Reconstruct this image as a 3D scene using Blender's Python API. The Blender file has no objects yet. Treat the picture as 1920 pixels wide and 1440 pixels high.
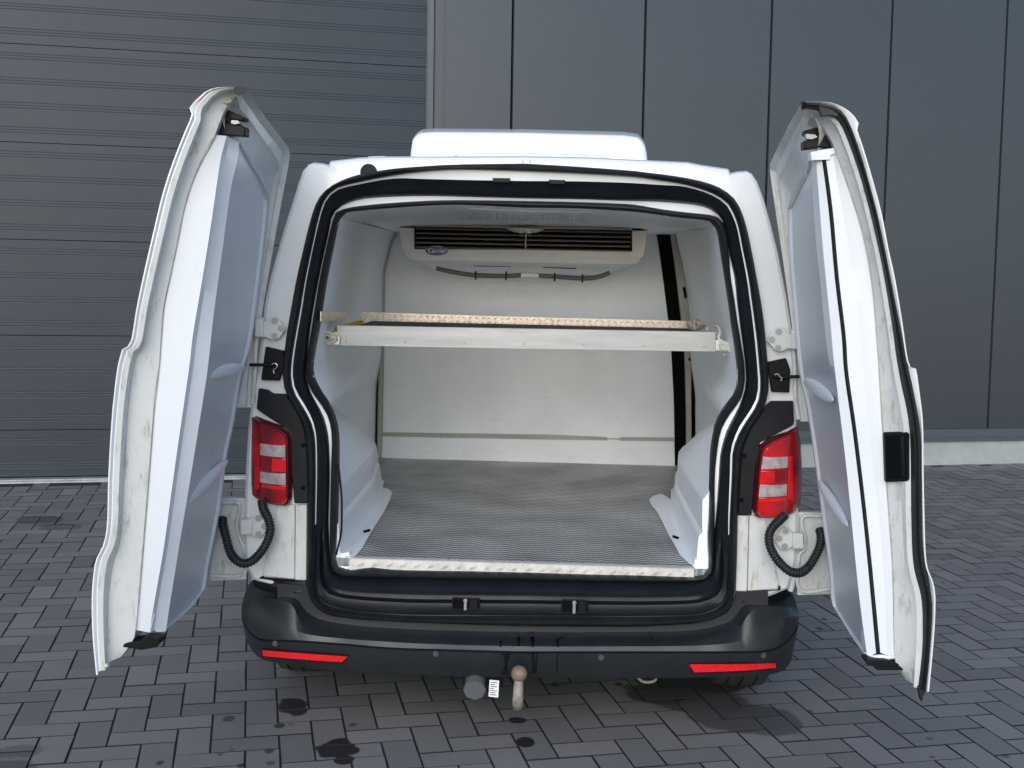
import bpy, bmesh, math, random
from mathutils import Vector, Matrix
from mathutils.geometry import tessellate_polygon
random.seed(11)
R = math.radians
scn = bpy.context.scene
col = scn.collection

# ------------------------------------------------------------------ camera
cam_d = bpy.data.cameras.new('camera'); cam = bpy.data.objects.new('camera', cam_d); col.objects.link(cam)
cam_d.sensor_fit = 'HORIZONTAL'; cam_d.sensor_width = 36.0; cam_d.lens = 36.0*2227.95/1920.0
cam_d.clip_start = 0.05; cam_d.clip_end = 500
CAM_R = Vector((0.999767, 0.001869, 0.021505)); CAM_U = Vector((-0.021582, 0.105380, 0.994198)); CAM_F = Vector((0.000408, 0.994430, -0.105396)); CAM_C = Vector((0.000000, 0.000000, 1.606938))
cam.matrix_world = Matrix(((CAM_R.x, CAM_U.x, -CAM_F.x, CAM_C.x), (CAM_R.y, CAM_U.y, -CAM_F.y, CAM_C.y),
                           (CAM_R.z, CAM_U.z, -CAM_F.z, CAM_C.z), (0, 0, 0, 1)))
scn.camera = cam

# ------------------------------------------------------------------ light
SUN_EL, SUN_AZ = R(25), R(190)       # azimuth clockwise from +Y: the soft light stands behind the camera
world = bpy.data.worlds.new('World'); scn.world = world; world.use_nodes = True
wn = world.node_tree; wn.nodes.clear()
sky = wn.nodes.new('ShaderNodeTexSky'); sky.sky_type = 'NISHITA'; sky.sun_disc = False
sky.sun_elevation = SUN_EL; sky.sun_rotation = SUN_AZ; sky.air_density = 1.0; sky.dust_density = 1.0; sky.ozone_density = 2.5
bg = wn.nodes.new('ShaderNodeBackground'); bg.inputs['Strength'].default_value = 0.15
wo = wn.nodes.new('ShaderNodeOutputWorld')
wn.links.new(sky.outputs[0], bg.inputs[0]); wn.links.new(bg.outputs[0], wo.inputs[0])
sun_d = bpy.data.lights.new('sun', 'SUN'); sun_d.energy = 1.25; sun_d.angle = R(48); sun_d.color = (0.97, 0.99, 1.0)
sun = bpy.data.objects.new('sun', sun_d); col.objects.link(sun)
sdir = Vector((math.sin(SUN_AZ)*math.cos(SUN_EL), math.cos(SUN_AZ)*math.cos(SUN_EL), math.sin(SUN_EL)))
sun.rotation_euler = sdir.to_track_quat('Z', 'Y').to_euler()
vs = scn.view_settings; vs.view_transform = 'Standard'; vs.look = 'None'; vs.gamma = 1.0; vs.exposure = 0.52
vs.use_curve_mapping = False

# ------------------------------------------------------------------ materials
def mat(name, base, rough=0.5, metal=0.0, coat=0.0, var=0.0, vscale=8.0, bump=0.0, bscale=60.0, bdist=0.002,
        rvar=0.0, dirt=None, dirt_amt=0.0, dscale=(3, 3, 3), spec=0.5, trans=0.0, stretch=(1, 1, 1), space='Object'):
    m = bpy.data.materials.new(name); m.use_nodes = True
    nt = m.node_tree; b = nt.nodes['Principled BSDF']
    b.inputs['Base Color'].default_value = (*base, 1); b.inputs['Roughness'].default_value = rough
    b.inputs['Metallic'].default_value = metal; b.inputs['Coat Weight'].default_value = coat
    b.inputs['Specular IOR Level'].default_value = spec
    if trans: b.inputs['Transmission Weight'].default_value = trans
    tc = nt.nodes.new('ShaderNodeTexCoord'); mp = nt.nodes.new('ShaderNodeMapping')
    mp.inputs['Scale'].default_value = stretch
    nt.links.new(tc.outputs[space], mp.inputs['Vector'])
    cur = None
    def noise(scale, detail=4.0, rg=0.6, vec=None):
        n = nt.nodes.new('ShaderNodeTexNoise'); n.inputs['Scale'].default_value = scale
        n.inputs['Detail'].default_value = detail; n.inputs['Roughness'].default_value = rg
        nt.links.new((vec or mp.outputs[0]), n.inputs['Vector']); return n
    def mix(fac, a, bb):
        x = nt.nodes.new('ShaderNodeMix'); x.data_type = 'RGBA'
        nt.links.new(fac, x.inputs['Factor'])
        for s, k in ((a, 6), (bb, 7)):
            if isinstance(s, tuple): x.inputs[k].default_value = (*s, 1)
            else: nt.links.new(s, x.inputs[k])
        return x.outputs[2]
    def ramp(src, lo, hi):
        r = nt.nodes.new('ShaderNodeMapRange'); r.inputs['From Min'].default_value = lo; r.inputs['From Max'].default_value = hi
        r.interpolation_type = 'SMOOTHSTEP'; nt.links.new(src, r.inputs['Value']); return r.outputs[0]
    if var:
        n = noise(vscale)
        cur = mix(ramp(n.outputs[0], 0.3, 0.7), tuple(c*(1-var) for c in base), tuple(min(1, c*(1+var)) for c in base))
    if dirt:
        mp2 = nt.nodes.new('ShaderNodeMapping'); mp2.inputs['Scale'].default_value = dscale
        nt.links.new(tc.outputs[space], mp2.inputs['Vector'])
        n = noise(4.0, 8.0, 0.72, mp2.outputs[0])
        f = ramp(n.outputs[0], 0.66-dirt_amt*0.3, 0.86-dirt_amt*0.3)
        cur = mix(f, cur if cur else base, dirt)
    if cur: nt.links.new(cur, b.inputs['Base Color'])
    if rvar:
        n = noise(vscale*0.7)
        r = nt.nodes.new('ShaderNodeMapRange'); r.inputs['To Min'].default_value = max(0.03, rough-rvar); r.inputs['To Max'].default_value = min(1, rough+rvar)
        r.inputs['From Min'].default_value = .3; r.inputs['From Max'].default_value = .7
        nt.links.new(n.outputs[0], r.inputs['Value']); nt.links.new(r.outputs[0], b.inputs['Roughness'])
    if bump:
        n = noise(bscale, 3.0)
        bn = nt.nodes.new('ShaderNodeBump'); bn.inputs['Strength'].default_value = bump; bn.inputs['Distance'].default_value = bdist
        nt.links.new(n.outputs[0], bn.inputs['Height']); nt.links.new(bn.outputs[0], b.inputs['Normal'])
    return m
M = {}
M['paint'] = mat('white_paint', (0.72, 0.74, 0.755), 0.22, coat=0.4, var=0.03, vscale=3, dirt=(0.55, 0.53, 0.47), dirt_amt=0.12, dscale=(6, 6, 2), rvar=.06)
M['frame'] = mat('door_frame_paint', (0.60, 0.615, 0.605), 0.32, coat=0.2, var=0.05, vscale=5, dirt=(0.40, 0.36, 0.27), dirt_amt=0.48, dscale=(10, 10, 3), rvar=.08)
M['liner'] = mat('insulated_liner', (0.885, 0.925, 0.965), 0.42, var=0.015, vscale=4, dirt=(0.45, 0.44, 0.40), dirt_amt=0.06, dscale=(9, 9, 9), rvar=.05)
M['bulk'] = mat('bulkhead_liner', (0.87, 0.915, 0.955), 0.38, var=0.04, vscale=3, dirt=(0.36, 0.36, 0.34), dirt_amt=0.26, dscale=(1.6, 5, 30))
M['slab'] = mat('door_slab', (0.73, 0.755, 0.785), 0.34, var=0.012, vscale=5, rvar=.05)
M['sealant'] = mat('grey_sealant', (0.40, 0.40, 0.37), 0.6, var=.1)
M['bead'] = mat('old_sealant_bead', (0.50, 0.46, 0.36), 0.6, var=.25, vscale=40)
M['rubber'] = mat('rubber_seal', (0.013, 0.015, 0.017), 0.48, spec=.35, var=.2, vscale=20, rvar=.08, dirt=(0.09, 0.09, 0.09), dirt_amt=.08)
M['channel'] = mat('aperture_trim', (0.007, 0.009, 0.013), 0.38, spec=.26, var=.2, rvar=.08, dirt=(0.025, 0.028, 0.03), dirt_amt=.1)
M['bumper'] = mat('bumper_plastic', (0.015, 0.0175, 0.021), 0.38, var=.15, vscale=6, rvar=.06, bump=.06, bscale=400, bdist=.0006, dirt=(0.006, 0.008, 0.011), dirt_amt=.35, dscale=(9, 3, 1.2))
M['black'] = mat('black_plastic', (0.006, 0.0065, 0.008), 0.45, var=.2, spec=.18)
M['void'] = mat('dark_gap', (0.003, 0.003, 0.004), 0.8, spec=.1)
M['wet'] = mat('water_film', (0.003, 0.004, 0.006), 0.14)
M['steel'] = mat('painted_steel', (0.60, 0.62, 0.60), 0.35, var=.05, vscale=20, dirt=(.35, .33, .27), dirt_amt=.15, dscale=(20, 20, 20))
M['bolt'] = mat('bolt_steel', (0.36, 0.37, 0.36), 0.45, metal=.4)
M['zinc'] = mat('bright_steel', (0.7, 0.71, 0.72), 0.25, metal=.9)
M['alu'] = mat('worn_aluminium', (0.37, 0.38, 0.38), 0.45, metal=.4, var=.10, vscale=40, rvar=.12, dirt=(.27, .27, .26), dirt_amt=.28, dscale=(2, 9, 30), stretch=(.12, 1, 1))
M['alu_check'] = mat('chequer_aluminium', (0.74, 0.64, 0.52), 0.32, metal=.35, var=.18, vscale=40, rvar=.1)
M['alu_sill'] = mat('sill_aluminium', (0.72, 0.70, 0.66), 0.34, metal=.3, var=.10, vscale=30, rvar=.1)
M['board'] = mat('shelf_board', (0.06, 0.058, 0.055), 0.7, var=.2)
M['cream'] = mat('cooler_plastic', (0.74, 0.755, 0.75), 0.35, var=.03)
M['grille'] = mat('cooler_louvre', (0.24, 0.24, 0.245), 0.4, metal=.2)
M['hose'] = mat('grey_hose', (0.10, 0.105, 0.11), 0.45)
M['badge'] = mat('badge_blue', (0.016, 0.022, 0.22), 0.35)
M['white'] = mat('white_print', (0.8, 0.8, 0.8), 0.4)
M['tyre'] = mat('tyre_rubber', (0.030, 0.030, 0.029), 0.75, var=.2, vscale=30)
M['rust'] = mat('rusty_ball', (0.20, 0.135, 0.10), 0.55, var=.12, vscale=30)
M['neck'] = mat('tow_neck', (0.26, 0.235, 0.20), 0.6, var=.3, vscale=60, dirt=(.12, .10, .08), dirt_amt=.3, dscale=(30, 30, 30))
M['rope'] = mat('pale_rope', (0.60, 0.58, 0.50), 0.8, var=.15, vscale=80)
M['dirty_rope'] = mat('grey_rope', (0.40, 0.37, 0.31), 0.85, var=.2, vscale=80)
M['yellow'] = mat('yellow_strap', (0.62, 0.44, 0.02), 0.6, var=.1)
M['conc'] = mat('concrete', (0.32, 0.335, 0.33), 0.85, var=.10, vscale=6, bump=.3, bscale=40, bdist=.003, dirt=(.25, .26, .24), dirt_amt=.22, dscale=(3, 3, 3))
M['flash'] = mat('flashing', (0.085, 0.10, 0.115), 0.35, metal=.3)
M['thresh'] = mat('threshold_metal', (0.35, 0.37, 0.38), 0.5, metal=.4, var=.2, vscale=10)
M['joint'] = mat('joint_sand', (0.016, 0.016, 0.018), 0.9, var=.2, vscale=30)
M['reflector'] = mat('red_reflector', (0.85, 0.012, 0.018), 0.2, coat=.5)
M['clear'] = mat('clear_lens', (0.62, 0.60, 0.60), 0.18, coat=.6, metal=.35)
M['lens_trim'] = mat('lens_trim', (0.07, 0.004, 0.008), 0.15, coat=.8)
M['lens_bright'] = mat('lens_bright_red', (0.72, 0.006, 0.010), 0.15, coat=.8)
M['lens_dark'] = mat('lens_dark_red', (0.22, 0.004, 0.007), 0.12, coat=.8)

def tree(m): return m.node_tree, m.node_tree.nodes['Principled BSDF']
def stripes(nt, b, vec_scale, direction, strength, dist, base=None, dark=None, amt=.5, profile='SIN', space='Object', rot=(0, 0, 0)):
    tc = nt.nodes.new('ShaderNodeTexCoord'); w = nt.nodes.new('ShaderNodeTexWave'); w.wave_type = 'BANDS'; w.bands_direction = direction
    w.wave_profile = profile; w.inputs['Scale'].default_value = vec_scale
    nt.links.new(tc.outputs[space], w.inputs['Vector'])
    bn = nt.nodes.new('ShaderNodeBump'); bn.inputs['Strength'].default_value = strength; bn.inputs['Distance'].default_value = dist
    nt.links.new(w.outputs['Fac'], bn.inputs['Height']); nt.links.new(bn.outputs[0], b.inputs['Normal'])
    return w
# red lamp glass: red with brighter facets
def lens_mat():
    m = mat('red_lens', (0.5, 0.004, 0.008), 0.12, coat=.9)
    nt, b = tree(m)
    tc = nt.nodes.new('ShaderNodeTexCoord'); n = nt.nodes.new('ShaderNodeTexNoise'); n.inputs['Scale'].default_value = 9; n.inputs['Detail'].default_value = 1
    nt.links.new(tc.outputs['Object'], n.inputs['Vector'])
    cr = nt.nodes.new('ShaderNodeValToRGB'); e = cr.color_ramp.elements
    e[0].position = .35; e[0].color = (0.14, 0.0015, 0.004, 1); e[1].position = .74; e[1].color = (0.56, 0.008, 0.009, 1)
    nt.links.new(n.outputs[0], cr.inputs[0]); nt.links.new(cr.outputs[0], b.inputs['Base Color']); return m
M['lens'] = lens_mat()
stripes(*tree(M['clear']), 70.0, 'X', .5, .002)
stripes(*tree(M['reflector']), 90.0, 'X', .5, .002)
def speckle(m, scale, lo, hi):
    nt, b = tree(m); tc = nt.nodes.new('ShaderNodeTexCoord'); v = nt.nodes.new('ShaderNodeTexVoronoi'); v.inputs['Scale'].default_value = scale
    nt.links.new(tc.outputs['Object'], v.inputs['Vector']); cr = nt.nodes.new('ShaderNodeValToRGB'); e = cr.color_ramp.elements
    e[0].color = (*lo, 1); e[1].color = (*hi, 1); nt.links.new(v.outputs['Color'], cr.inputs[0]); nt.links.new(cr.outputs[0], b.inputs['Base Color'])
speckle(M['clear'], 60, (.44, .34, .34), (.72, .64, .64))
speckle(M['lens_bright'], 45, (.55, .004, .006), (.82, .012, .014))
speckle(M['reflector'], 160, (.72, .008, .012), (.95, .02, .025))
speckle(M['alu_check'], 110, (.56, .47, .38), (.88, .80, .70))
# cladding: dark anthracite, micro-ribbed, satin coil coating
def clad(name, base, rough, rib=None):
    m = mat(name, base, rough, var=.03, vscale=.6, spec=.75, coat=.0)
    m.node_tree.nodes['Principled BSDF'].inputs['Coat Roughness'].default_value = .2
    nt, b = tree(m)
    if rib: stripes(nt, b, rib, 'X', .14, .0010)
    return m
M['clad'] = clad('wall_cladding', (0.031, 0.036, 0.042), 0.32, rib=26.0)
M['section'] = mat('door_section_steel', (0.026, 0.034, 0.045), 0.40, spec=.30, var=.04, vscale=2, bump=.25, bscale=260, bdist=.0006)
# grip floor: aluminium-grey with a herringbone of small bars
def floor_mat():
    m = mat('grip_floor', (0.20, 0.205, 0.205), 0.50, metal=.45)
    nt, b = tree(m)
    tc = nt.nodes.new('ShaderNodeTexCoord')
    sx = nt.nodes.new('ShaderNodeSeparateXYZ'); nt.links.new(tc.outputs['Object'], sx.inputs[0])
    def mth(op, a, bv=None):
        x = nt.nodes.new('ShaderNodeMath'); x.operation = op
        for i, s in enumerate((a, bv)):
            if s is None: continue
            if isinstance(s, (int, float)): x.inputs[i].default_value = s
            else: nt.links.new(s, x.inputs[i])
        return x.outputs[0]
    zx = mth('ABSOLUTE', mth('SUBTRACT', mth('FRACT', mth('MULTIPLY', sx.outputs[0], 1/0.042)), .5))
    ph = mth('ADD', mth('MULTIPLY', sx.outputs[1], 1/0.030), mth('MULTIPLY', zx, 1.0))
    wv = mth('SINE', mth('MULTIPLY', ph, 6.2832))
    h = mth('POWER', mth('MULTIPLY', mth('ADD', wv, 1.0), .5), 2.0)
    bn = nt.nodes.new('ShaderNodeBump'); bn.inputs['Strength'].default_value = .9; bn.inputs['Distance'].default_value = .006
    nt.links.new(h, bn.inputs['Height']); nt.links.new(bn.outputs[0], b.inputs['Normal'])
    n = nt.nodes.new('ShaderNodeTexNoise'); n.inputs['Scale'].default_value = 3.5; n.inputs['Detail'].default_value = 5
    nt.links.new(tc.outputs['Object'], n.inputs['Vector'])
    cr = nt.nodes.new('ShaderNodeValToRGB'); e = cr.color_ramp.elements
    e[0].position = .32; e[0].color = (0.44, 0.45, 0.455, 1); e[1].position = .7; e[1].color = (0.76, 0.77, 0.77, 1)
    nt.links.new(n.outputs[0], cr.inputs[0])
    mx = nt.nodes.new('ShaderNodeMix'); mx.data_type = 'RGBA'; mx.blend_type = 'MULTIPLY'
    mx.inputs['Factor'].default_value = .9
    nt.links.new(cr.outputs[0], mx.inputs[6])
    cb = nt.nodes.new('ShaderNodeCombineColor'); hh = mth('ADD', mth('MULTIPLY', h, 1.0), .28)
    for i in range(3): nt.links.new(hh, cb.inputs[i])
    nt.links.new(cb.outputs[0], mx.inputs[7])
    nt.links.new(mx.outputs[2], b.inputs['Base Color']); return m
M['grip'] = floor_mat()

# paving: grey concrete blocks, each its own tone, with damp and oil marks that lie where they lie
STAINS = [  # x, y, half-length, half-depth, strength
    (-0.750, 4.095, 0.0548, 0.0780, 0.90),
    (-0.544, 3.735, 0.0659, 0.0737, 0.93),
    (-0.510, 3.654, 0.0340, 0.0371, 0.93),
    (0.046, 4.011, 0.0337, 0.0292, 0.92),
    (0.072, 3.819, 0.0321, 0.0444, 0.95),
    (-0.768, 3.914, 0.0190, 0.0236, 0.75),
    (-0.730, 3.926, 0.0127, 0.0142, 0.30),
    (-0.954, 3.970, 0.0219, 0.0294, 0.60),
    (-0.521, 3.937, 0.0146, 0.0165, 0.60),
    (-0.760, 3.707, 0.0154, 0.0213, 0.70),
    (-0.737, 3.614, 0.0151, 0.0162, 0.50),
    (-0.825, 3.590, 0.0133, 0.0161, 0.80),
    (-1.083, 3.600, 0.0116, 0.0164, 0.70),
    (-0.910, 3.670, 0.0085, 0.0084, 0.70),
    (-0.882, 3.709, 0.0069, 0.0086, 0.60),
    (0.716, 4.242, 0.1897, 0.1345, 0.62),
    (0.843, 4.080, 0.1830, 0.1416, 0.60),
    (0.932, 4.051, 0.1263, 0.1349, 0.55),
    (0.605, 4.301, 0.1514, 0.1258, 0.75),
    (0.725, 4.432, 0.2292, 0.1214, 0.80),
    (0.511, 4.350, 0.0611, 0.0459, 0.60),
    (0.648, 4.249, 0.0199, 0.0274, 0.90),
    (0.189, 4.371, 0.0163, 0.0229, 0.80),
    (0.433, 4.385, 0.0164, 0.0173, 0.80),
    (0.866, 4.042, 0.0095, 0.0150, 0.60),
    (1.105, 4.150, 0.0118, 0.0187, 0.70),
    (1.448, 5.278, 0.0149, 0.0187, 0.70),
    (1.391, 5.133, 0.0169, 0.0242, 0.70),
    (1.459, 3.924, 0.0112, 0.0098, 0.60),
    (1.415, 3.773, 0.0108, 0.0091, 0.60),
    (1.663, 3.790, 0.0145, 0.0141, 0.60),
    (2.235, 5.959, 0.0141, 0.0177, 0.60),
    (-2.788, 6.941, 0.1476, 0.1066, 0.50),
    (-2.593, 6.762, 0.1202, 0.0861, 0.40),
    (-1.561, 3.657, 0.0838, 0.0533, 0.35),
    (-1.528, 3.539, 0.0812, 0.0416, 0.40),
    (1.546, 6.006, 0.0339, 0.0437, 0.50),
]
def paver_mat():
    m = mat('paver', (0.10, 0.105, 0.115), 0.72)
    nt, b = tree(m)
    geo = nt.nodes.new('ShaderNodeNewGeometry'); oi = nt.nodes.new('ShaderNodeObjectInfo')
    def mth(op, a, bv=None, clamp=False):
        x = nt.nodes.new('ShaderNodeMath'); x.operation = op; x.use_clamp = clamp
        for i, s in enumerate((a, bv)):
            if s is None: continue
            if isinstance(s, (int, float)): x.inputs[i].default_value = s
            else: nt.links.new(s, x.inputs[i])
        return x.outputs[0]
    rnd = mth('FRACT', mth('ADD', oi.outputs['Random'], geo.outputs['Random Per Island']))
    def noise(sc, det=5, rg=.65, vec=None):
        n = nt.nodes.new('ShaderNodeTexNoise'); n.inputs['Scale'].default_value = sc; n.inputs['Detail'].default_value = det; n.inputs['Roughness'].default_value = rg
        nt.links.new(vec or geo.outputs['Position'], n.inputs['Vector']); return n
    cr = nt.nodes.new('ShaderNodeValToRGB'); e = cr.color_ramp.elements
    e[0].position = 0; e[0].color = (0.142, 0.138, 0.132, 1); e[1].position = 1; e[1].color = (0.210, 0.200, 0.190, 1)
    nt.links.new(rnd, cr.inputs[0])
    fine = noise(170, 3, .8); big = noise(1.3, 4)
    k = mth('ADD', mth('MULTIPLY', mth('SUBTRACT', fine.outputs[0], .5), .75), mth('ADD', 1.0, mth('MULTIPLY', mth('SUBTRACT', big.outputs[0], .5), .45)))
    mx = nt.nodes.new('ShaderNodeMix'); mx.data_type = 'RGBA'; mx.blend_type = 'MULTIPLY'; mx.inputs['Factor'].default_value = 1
    nt.links.new(cr.outputs[0], mx.inputs[6]); cb = nt.nodes.new('ShaderNodeCombineColor')
    for i in range(3): nt.links.new(k, cb.inputs[i])
    nt.links.new(cb.outputs[0], mx.inputs[7])
    # marks
    wob = noise(9, 4, .6)
    wsub = nt.nodes.new('ShaderNodeVectorMath'); wsub.operation = 'SUBTRACT'; nt.links.new(wob.outputs['Color'], wsub.inputs[0]); wsub.inputs[1].default_value = (.5, .5, .5)
    wsc = nt.nodes.new('ShaderNodeVectorMath'); wsc.operation = 'SCALE'; nt.links.new(wsub.outputs[0], wsc.inputs[0]); wsc.inputs['Scale'].default_value = .10
    wadd = nt.nodes.new('ShaderNodeVectorMath'); wadd.operation = 'ADD'; nt.links.new(geo.outputs['Position'], wadd.inputs[0]); nt.links.new(wsc.outputs[0], wadd.inputs[1])
    wet = None
    for (sx, sy, ha, hb, st) in STAINS:
        v = nt.nodes.new('ShaderNodeVectorMath'); v.operation = 'SUBTRACT'; nt.links.new((wadd if ha > .045 else geo).outputs[0], v.inputs[0]); v.inputs[1].default_value = (sx, sy, 0)
        v2 = nt.nodes.new('ShaderNodeVectorMath'); v2.operation = 'MULTIPLY'; nt.links.new(v.outputs[0], v2.inputs[0]); v2.inputs[1].default_value = (1/ha, 1/hb, 0)
        ln = nt.nodes.new('ShaderNodeVectorMath'); ln.operation = 'LENGTH'; nt.links.new(v2.outputs[0], ln.inputs[0])
        mr = nt.nodes.new('ShaderNodeMapRange'); mr.interpolation_type = 'SMOOTHSTEP'
        mr.inputs['From Min'].default_value = 1.06; mr.inputs['From Max'].default_value = .90 if ha < .3 else .80; mr.inputs['To Max'].default_value = st
        nt.links.new(ln.outputs['Value'], mr.inputs['Value'])
        wet = mr.outputs[0] if wet is None else mth('MAXIMUM', wet, mr.outputs[0])
    mx2 = nt.nodes.new('ShaderNodeMix'); mx2.data_type = 'RGBA'; nt.links.new(wet, mx2.inputs['Factor']); nt.links.new(mx.outputs[2], mx2.inputs[6]); mx2.inputs[7].default_value = (.012, .012, .014, 1)
    nt.links.new(mx2.outputs[2], b.inputs['Base Color'])
    rr = mth('SUBTRACT', .74, mth('MULTIPLY', wet, .22)); nt.links.new(rr, b.inputs['Roughness'])
    bn = nt.nodes.new('ShaderNodeBump'); bn.inputs['Strength'].default_value = .5; bn.inputs['Distance'].default_value = .0015
    nt.links.new(fine.outputs[0], bn.inputs['Height']); nt.links.new(bn.outputs[0], b.inputs['Normal'])
    return m
M['paver'] = paver_mat()

# ------------------------------------------------------------------ mesh helpers
def mkmesh(name, verts, faces, m, smooth=False, angle=35):
    me = bpy.data.meshes.new(name); me.from_pydata([tuple(v) for v in verts], [], faces); me.update()
    bm = bmesh.new(); bm.from_mesh(me); bmesh.ops.recalc_face_normals(bm, faces=bm.faces); bm.to_mesh(me); bm.free()
    if m: me.materials.append(M[m] if isinstance(m, str) else m)
    if smooth:
        me.shade_smooth(); me.set_sharp_from_angle(angle=R(angle))
    return me
def obj(name, me, parent=None, loc=None, rot=None):
    o = bpy.data.objects.new(name, me); col.objects.link(o)
    if parent: o.parent = parent
    if loc: o.location = loc
    if rot: o.rotation_euler = rot
    return o
def mk(name, verts, faces, m, parent=None, smooth=False, angle=35, bevel=0, seg=2):
    o = obj(name, mkmesh(name, verts, faces, m, smooth, angle), parent)
    if bevel: bev(o, bevel, seg)
    return o
def bev(o, w, seg=2, ang=30):
    b = o.modifiers.new('bevel', 'BEVEL'); b.width = w; b.segments = seg; b.limit_method = 'ANGLE'; b.angle_limit = R(ang)
    o.data.shade_smooth(); o.data.set_sharp_from_angle(angle=R(60)); b.harden_normals = False
def thing(name, label, cat, loc=(0, 0, 0), rot=(0, 0, 0), group=None):
    o = bpy.data.objects.new(name, None); col.objects.link(o); o.location = loc; o.rotation_euler = rot
    return tag(o, label, cat, group)
def tag(o, label, cat, group=None):
    o['label'] = label; o['category'] = cat
    if group: o['group'] = group
    o['kind'] = 'thing'
    return o
def V(*a): return Vector(a)
def vl(pts): return [Vector(p) for p in pts]
def cat_rom(pts, per=6, closed=False):
    n = len(pts); out = []
    rng = range(n) if closed else range(n-1)
    for i in rng:
        if closed: p0, p1, p2, p3 = pts[(i-1) % n], pts[i], pts[(i+1) % n], pts[(i+2) % n]
        else: p0, p1, p2, p3 = pts[max(i-1, 0)], pts[i], pts[i+1], pts[min(i+2, n-1)]
        for k in range(per):
            t = k/per
            out.append(0.5*((2*p1)+(p2-p0)*t+(2*p0-5*p1+4*p2-p3)*t*t+(3*p1-p0-3*p2+p3)*t**3))
    if not closed: out.append(pts[-1].copy())
    return out
def resample(pts, n, key=None):
    d = [0.0]
    for a, b in zip(pts, pts[1:]):
        d.append(d[-1]+(abs(key(b)-key(a)) if key else (b-a).length))
    T = d[-1] or 1e-9; out = []; j = 0
    for i in range(n):
        s = T*i/(n-1)
        while j < len(d)-2 and d[j+1] < s: j += 1
        seg = d[j+1]-d[j]
        out.append(pts[j].lerp(pts[j+1], min(1, max(0, (s-d[j])/seg)) if seg > 1e-12 else 0))
    return out
def line(pts, n, smooth=True, key=None):
    p = vl(pts)
    if smooth and len(p) > 2: p = cat_rom(p)
    return resample(p, n, key)
def loft(rows, closed=False):
    n = len(rows[0]); v = [p for r_ in rows for p in r_]; f = []
    for i in range(len(rows)-1):
        for j in range(n if closed else n-1):
            k = (j+1) % n
            f.append((i*n+j, i*n+k, (i+1)*n+k, (i+1)*n+j))
    return v, f
def prism(poly, ext):
    p = vl(poly); e = Vector(ext); n = len(p)
    v = p+[q+e for q in p]; f = []
    for tri in tessellate_polygon([p]):
        f.append(tuple(tri)); f.append(tuple(i+n for i in reversed(tri)))
    for i in range(n): f.append((i, (i+1) % n, (i+1) % n+n, i+n))
    return v, f
def boxvf(a, b):
    x0, y0, z0 = a; x1, y1, z1 = b
    v = [V(x, y, z) for x in (x0, x1) for y in (y0, y1) for z in (z0, z1)]
    return v, [(0, 1, 3, 2), (4, 6, 7, 5), (0, 4, 5, 1), (2, 3, 7, 6), (0, 2, 6, 4), (1, 5, 7, 3)]
def box(name, a, b, m, parent=None, bevel=0): return mk(name, *boxvf(a, b), m, parent, bevel=bevel)
def join(*vfs):
    V_, F_ = [], []
    for v, f in vfs:
        o = len(V_); V_ += list(v); F_ += [tuple(i+o for i in q) for q in f]
    return V_, F_
def tubevf(path, r, seg=10, rf=None, closed=False, cap=True):
    n = len(path); v = []; f = []
    up = None
    for i, p in enumerate(path):
        if closed: t = (path[(i+1) % n]-path[i-1]).normalized()
        else: t = (path[min(i+1, n-1)]-path[max(i-1, 0)]).normalized()
        if up is None: up = t.orthogonal().normalized()
        up = (up-t*up.dot(t)); up = up.normalized() if up.length > 1e-6 else t.orthogonal().normalized()
        s = t.cross(up); rr = rf(i) if rf else r
        for k in range(seg):
            a = 2*math.pi*k/seg; v.append(p+up*(math.cos(a)*rr)+s*(math.sin(a)*rr))
    for i in range(n if closed else n-1):
        for k in range(seg):
            i2 = (i+1) % n
            f.append((i*seg+k, i*seg+(k+1) % seg, i2*seg+(k+1) % seg, i2*seg+k))
    if cap and not closed:
        f.append(tuple(range(seg-1, -1, -1))); f.append(tuple((n-1)*seg+k for k in range(seg)))
    return v, f
def tube(name, pts, r, m, parent=None, per=8, seg=10, rf=None, smooth=True):
    p = cat_rom(vl(pts), per) if smooth and len(pts) > 2 else vl(pts)
    return mk(name, *tubevf(p, r, seg, rf), m, parent, smooth=True, angle=60)
def cylvf(c, axis, r, h, seg=16, r2=None):
    axis = Vector(axis).normalized(); a = axis.orthogonal().normalized(); b = axis.cross(a); c = Vector(c)
    v = []
    for k, rr in ((0, r), (1, r if r2 is None else r2)):
        for i in range(seg):
            t = 2*math.pi*i/seg; v.append(c+axis*(h*k)+a*(math.cos(t)*rr)+b*(math.sin(t)*rr))
    f = [(i, (i+1) % seg, (i+1) % seg+seg, i+seg) for i in range(seg)]+[tuple(range(seg-1, -1, -1)), tuple(range(seg, 2*seg))]
    return v, f
def text_mesh(name, body, size, depth, m, shear=0.0, spacing=1.0):
    cu = bpy.data.curves.new(name, 'FONT'); cu.body = body; cu.size = size; cu.extrude = depth; cu.shear = shear
    cu.align_x = 'CENTER'; cu.align_y = 'CENTER'; cu.space_character = spacing; cu.resolution_u = 3
    t = bpy.data.objects.new(name, cu); col.objects.link(t)
    dg = bpy.context.evaluated_depsgraph_get()
    me = bpy.data.meshes.new_from_object(t.evaluated_get(dg)); bpy.data.objects.remove(t); bpy.data.curves.remove(cu)
    me.materials.clear(); me.materials.append(M[m]); me.name = name
    return me

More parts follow.
